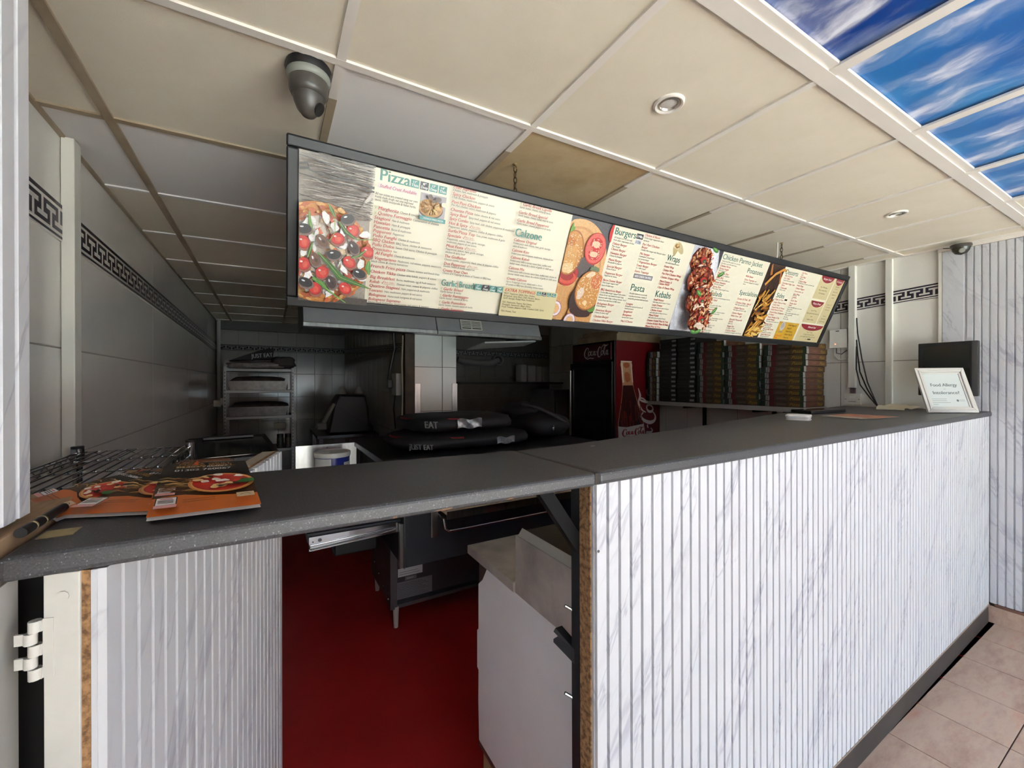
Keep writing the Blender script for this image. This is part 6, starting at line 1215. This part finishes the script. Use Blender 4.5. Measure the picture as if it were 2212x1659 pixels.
p.ell(FWd - .090, .077, .007, .007, (90, 98, 98), n=14); p.rect(FWd - .080, FWd - .052, .08, .0825, (140, 146, 146)); p.rect(FWd - .080, FWd - .050, .073, .0755, (140, 146, 146)); p.rect(.044, FWd - .044, .108, .1085, (170, 178, 178)); p.build('notice_print', M_print, nt_)
# card reader
cr = thing('card_reader', 'small white rounded card reader dock on the worktop', 'card reader', (2.33, 1.10, wz(2.33)), (0, 0, 0.35))
MB().prism([(-0.058 + 0.004 * abs(cos(a)), 0, 0) if False else (0.060 * math.copysign(abs(cos(a)) ** .35, cos(a)), 0.052 * math.copysign(abs(sin(a)) ** .35, sin(a)), 0.0) for a in [2 * pi * i / 32 for i in range(32)]], (0, 0, 0.004)).build('foot', M_plastic, cr, local=True)
vs = []; fs = []; prof = [(0.86, 0.003), (0.95, 0.010), (1.0, 0.020), (0.985, 0.024), (0.93, 0.026)]
for r, z in prof: vs += [(0.062 * r * math.copysign(abs(cos(2 * pi * i / 32)) ** .35, cos(2 * pi * i / 32)), 0.054 * r * math.copysign(abs(sin(2 * pi * i / 32)) ** .35, sin(2 * pi * i / 32)), z) for i in range(32)]
for k in range(4): fs += [(k * 32 + i, k * 32 + (i + 1) % 32, (k + 1) * 32 + (i + 1) % 32, (k + 1) * 32 + i) for i in range(32)]
MB().add(vs, fs + [tuple(range(128, 160))]).build('shell', mat('reader_white', (236, 235, 230), 0.3), cr, smooth=50, local=True)
MB().box(0.012, 0.020, -0.0525, -0.0505, 0.010, 0.0125).build('port', mat('reader_grey', (120, 118, 114), 0.4), cr, local=True)
# loose sheet, tablet, tissue
z = wz(2.85); q = [(2.66, 1.145), (2.60, 0.93), (2.95, 0.895), (2.99, 1.14)]
t = thing('menu_sheet', 'orange menu sheet lying flat on the worktop near the wall', 'leaflet', (2.8, 1.02, z))
MB().prism([(a, b, z) for a, b in q], (0, 0, 0.0006)).build('sheet', mat('white_paper', (232, 228, 224), 0.5), t)
def qf(a, b, h):
    A, B, C_, D = [Vector((x, y, z + 0.0007)) for x, y in q]; v = A * (1 - a) * (1 - b) + B * a * (1 - b) + C_ * a * b + D * (1 - a) * b; v.z += h; return v
p = Print(qf); p.rect(0, 1, 0.3, 1, (190, 112, 76)); p.rect(0, 1, 0, .3, (150, 124, 104)); p.ell(.5, .62, .32, .2, (206, 140, 96)); p.ell(.5, .62, .24, .14, (184, 84, 60)); p.rect(.1, .9, .08, .2, (206, 196, 186)); p.build('sheet_print', M_print, t)
t = thing('black_tablet', 'black tablet lying at the back edge of the worktop', 'tablet', (3.0, 1.26, wz(3.0)))
qz = wz(3.0); MB().prism([(2.76, 1.235, qz), (3.14, 1.21, qz), (3.20, 1.36, qz), (2.84, 1.385, qz)], (0, 0, 0.018)).build('tablet_body', M_black, t, bevel=0.004); MB().prism([(2.785, 1.25, qz + .0185), (3.12, 1.23, qz + .0185), (3.17, 1.345, qz + .0185), (2.855, 1.365, qz + .0185)], (0, 0, 0.0008)).build('tablet_glass', mat('tablet_glass', (26, 28, 34), 0.1), t)
t = MB().grid(lambda u, v: (3.55 + .32 * u + .02 * sin(5 * v), 1.05 + .14 * v + .02 * sin(6 * u), wz(3.7) + .002 + .016 * (abs(sin(7 * u + 3 * v)) + .6 * abs(sin(11 * v))) * sin(pi * min(max(u, .02), .98)) + .02 * v * u), 16, 10).build('crumpled_paper', mat('cream_paper', (206, 198, 178), 0.8), None, smooth=60); tag(t, 'crumpled cream paper bag on the worktop behind the framed notice', 'paper bag')
tag(MB().box(0.855, 0.872, 0.985, 0.990, 1.3217, 1.3223).build('paper_scrap', mat('scrap_paper', (190, 188, 184), 0.5)), 'tiny white paper scrap on the worktop by the flap joint', 'paper')
